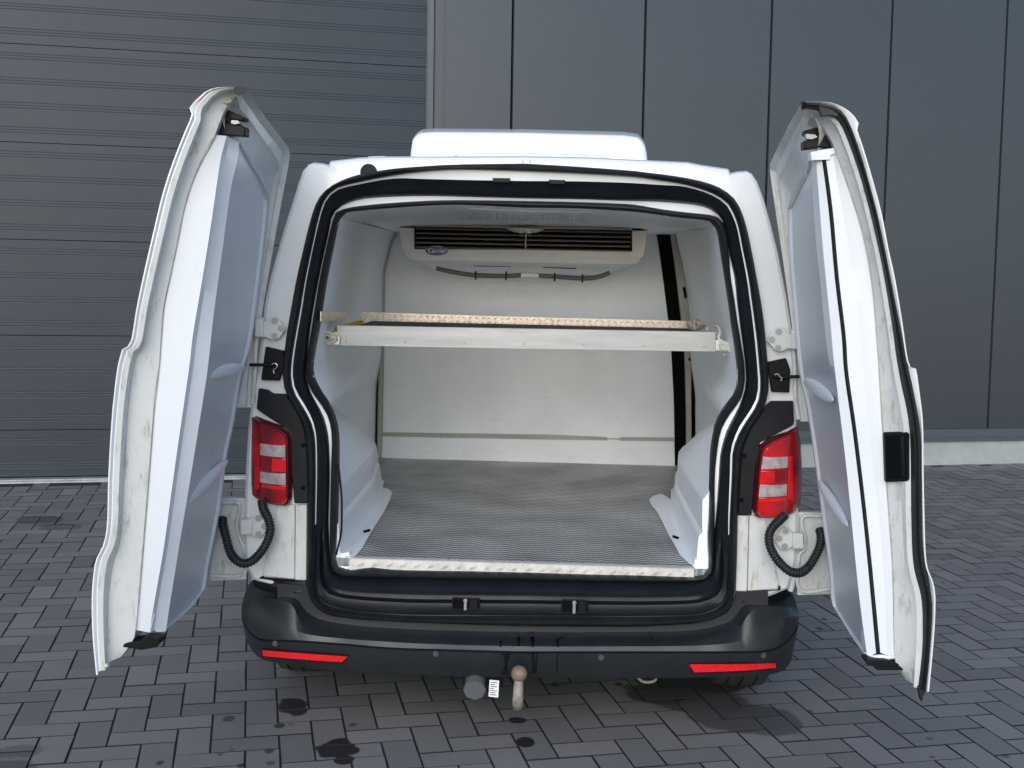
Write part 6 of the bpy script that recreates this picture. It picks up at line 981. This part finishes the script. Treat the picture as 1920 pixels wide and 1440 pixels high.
# ================================================================== folding shelf inside
shelf = thing('cargo_shelf', 'worn aluminium fold-down shelf across the cargo space with riveted front rail', 'shelf', VAN_O, (0, 0, VAN_YAW))
fr_ = [(-0.6826,0.3,1.3536), (-0.0119,0.3,1.3563), (0.6579,0.3,1.3619), (0.6606,0.3,1.2942), (-0.0104,0.3,1.2873), (-0.673,0.3,1.2835), (-0.6665,0.3,1.3103), (-0.6818,0.3,1.3194)]
mk('front_rail', *prism(fr_, (0, .004, 0)), 'alu', shelf, bevel=.0012)
mk('rail_lip', *prism([(fr_[0][0], .300, fr_[0][2]+.0015), (fr_[2][0], .300, fr_[2][2]+.0015), (fr_[2][0], .335, fr_[2][2]+.0015), (fr_[0][0], .335, fr_[0][2]+.0015)], (0, 0, -.003)), 'alu', shelf)
mk('shelf_board', *boxvf((fr_[0][0]+.01, .306, 1.318), (fr_[2][0]-.01, 1.052, 1.333)), 'board', shelf)
rk = [(-0.72,1.05,1.3688), (-0.0321,1.05,1.3637), (0.6446,1.05,1.3629), (0.6461,1.05,1.322), (-0.0312,1.05,1.3215), (-0.7197,1.05,1.3264)]
rear = mk('rear_kick_plate', *prism(rk, (0, .003, 0)), 'alu_check', shelf)
sk = [(-0.69,0.0505,1.4156), (-0.69,0.5261,1.3927), (-0.69,0.5274,1.3597), (-0.69,0.0513,1.3825)]
side_k = mk('side_kick_plate', *prism(sk, (-.003, 0, 0)), 'alu_check', shelf)
def bars(a, b, h, axis, n, par, off):
    out = []
    for i in range(n):
        t = (i+.5)/n; c = Vector(a).lerp(Vector(b), t)
        for k_ in range(2):
            cc = c+V(0, 0, -h*(.28+.42*k_)); sg = 1 if (i+k_) % 2 else -1
            d = (V(.010, 0, .0055*sg) if axis == 'x' else V(0, .03, .0055*sg)); nn = V(0, 0, .0026)
            o_ = Vector(off)
            out.append(([cc+d, cc+nn, cc-d, cc-nn, cc+o_], [(0, 1, 4), (1, 2, 4), (2, 3, 4), (3, 0, 4)]))
    o_ = mk('chequer_bars', *join(*out), 'alu_check', par); o_['kind'] = 'stuff'
bars(V(*rk[0])+V(0, -.0005, 0), V(*rk[2])+V(0, -.0005, 0), .043, 'x', 52, rear, (0, -.0035, 0))
for q in [(-0.6498,0.298,1.3004), (-0.4373,0.298,1.3017), (-0.2274,0.298,1.3039), (-0.0164,0.298,1.3052), (0.1967,0.298,1.3066), (0.4071,0.298,1.3089), (0.6205,0.298,1.3103)]:
    mk('rivet', *cylvf((q[0], .2995, q[2]), (0, -1, 0), .0042, .0025, 12, .003), 'bolt', shelf, smooth=True)
mk('end_bracket', *join(boxvf((fr_[0][0]-.052, .305, 1.285), (fr_[0][0]+.01, .345, 1.330)), boxvf((fr_[0][0]-.075, .31, 1.272), (fr_[0][0]-.03, .325, 1.279))), 'zinc', shelf, bevel=.002)
mk('end_bracket', *join(boxvf((fr_[2][0]-.005, .305, 1.297), (fr_[2][0]+.055, .345, 1.335)), boxvf((fr_[2][0]+.03, .31, 1.282), (fr_[2][0]+.075, .325, 1.289))), 'zinc', shelf, bevel=.002)
for q in ([(-0.737,0.29,1.2769)], [(0.7043,0.29,1.2876)]):
    mk('latch_pin', *join(cylvf((q[0][0]-.025, .30, q[0][2]+.012), (1, 0, 0), .0045, .05, 10), cylvf((q[0][0], .30, q[0][2]-.004), (0, 0, 1), .0045, .02, 10)), 'zinc', shelf, smooth=True)
def rope(name, label, coils, m, r):
    p = cat_rom(vl(coils), 7); o_ = mk(name, *tubevf(p, r, 8), m, None, smooth=True, angle=70); o_.location = VAN_O; o_.rotation_euler = (0, 0, VAN_YAW)
    tag(o_, label, 'rope'); return o_
def knot(c, rx, ry, rz, n, seed, tail):
    rg = random.Random(seed); out = []
    for i in range(n):
        a = i*2.1+rg.uniform(-.5, .5); k_ = rg.uniform(.55, 1.0)
        out.append(V(c[0]+rx*k_*math.cos(a), c[1]+ry*rg.uniform(-1, 1), c[2]+rz*k_*math.sin(a)))
    return out+vl(tail)
rope('rope', 'pale thin cord bundled round the left end of the shelf rail', knot([(-0.7104,0.28,1.3106)][0], .030, .022, .026, 34, 3, [(-0.7274,0.28,1.2874), (-0.7429,0.3,1.2932)]), 'rope', .0028)
rope('rope', 'dirty grey rope knotted over the right end of the rear kick plate', knot([(0.6598,0.93,1.3544)][0], .028, .025, .022, 18, 5, [(0.6802,0.85,1.3529), (0.6783,0.7,1.3531)]), 'dirty_rope', .0085)
rope('rope', 'pale rope wound round the right end of the shelf rail', vl([(0.6712,0.42,1.377), (0.6774,0.38,1.3756), (0.677,0.33,1.3595), (0.6714,0.31,1.338)])+knot([(0.6921,0.29,1.3136)][0], .020, .018, .018, 20, 9, [(0.71,0.28,1.296)]), 'rope', .0055)
ys = [(-0.7145,0.62,1.3411), (-0.6978,0.8,1.3444), (-0.682,0.86,1.3459), (-0.6776,0.86,1.3374), (-0.6875,0.74,1.3289), (-0.7047,0.6,1.3302), (-0.712,0.55,1.3269), (-0.7235,0.45,1.3226), (-0.7316,0.42,1.3203), (-0.7335,0.45,1.3421)]
st = mk('lashing_strap', *prism(ys, (0, 0, -.004)), 'yellow'); st.location = VAN_O; st.rotation_euler = (0, 0, VAN_YAW); tag(st, 'yellow lashing strap lying on the left end of the shelf', 'strap')
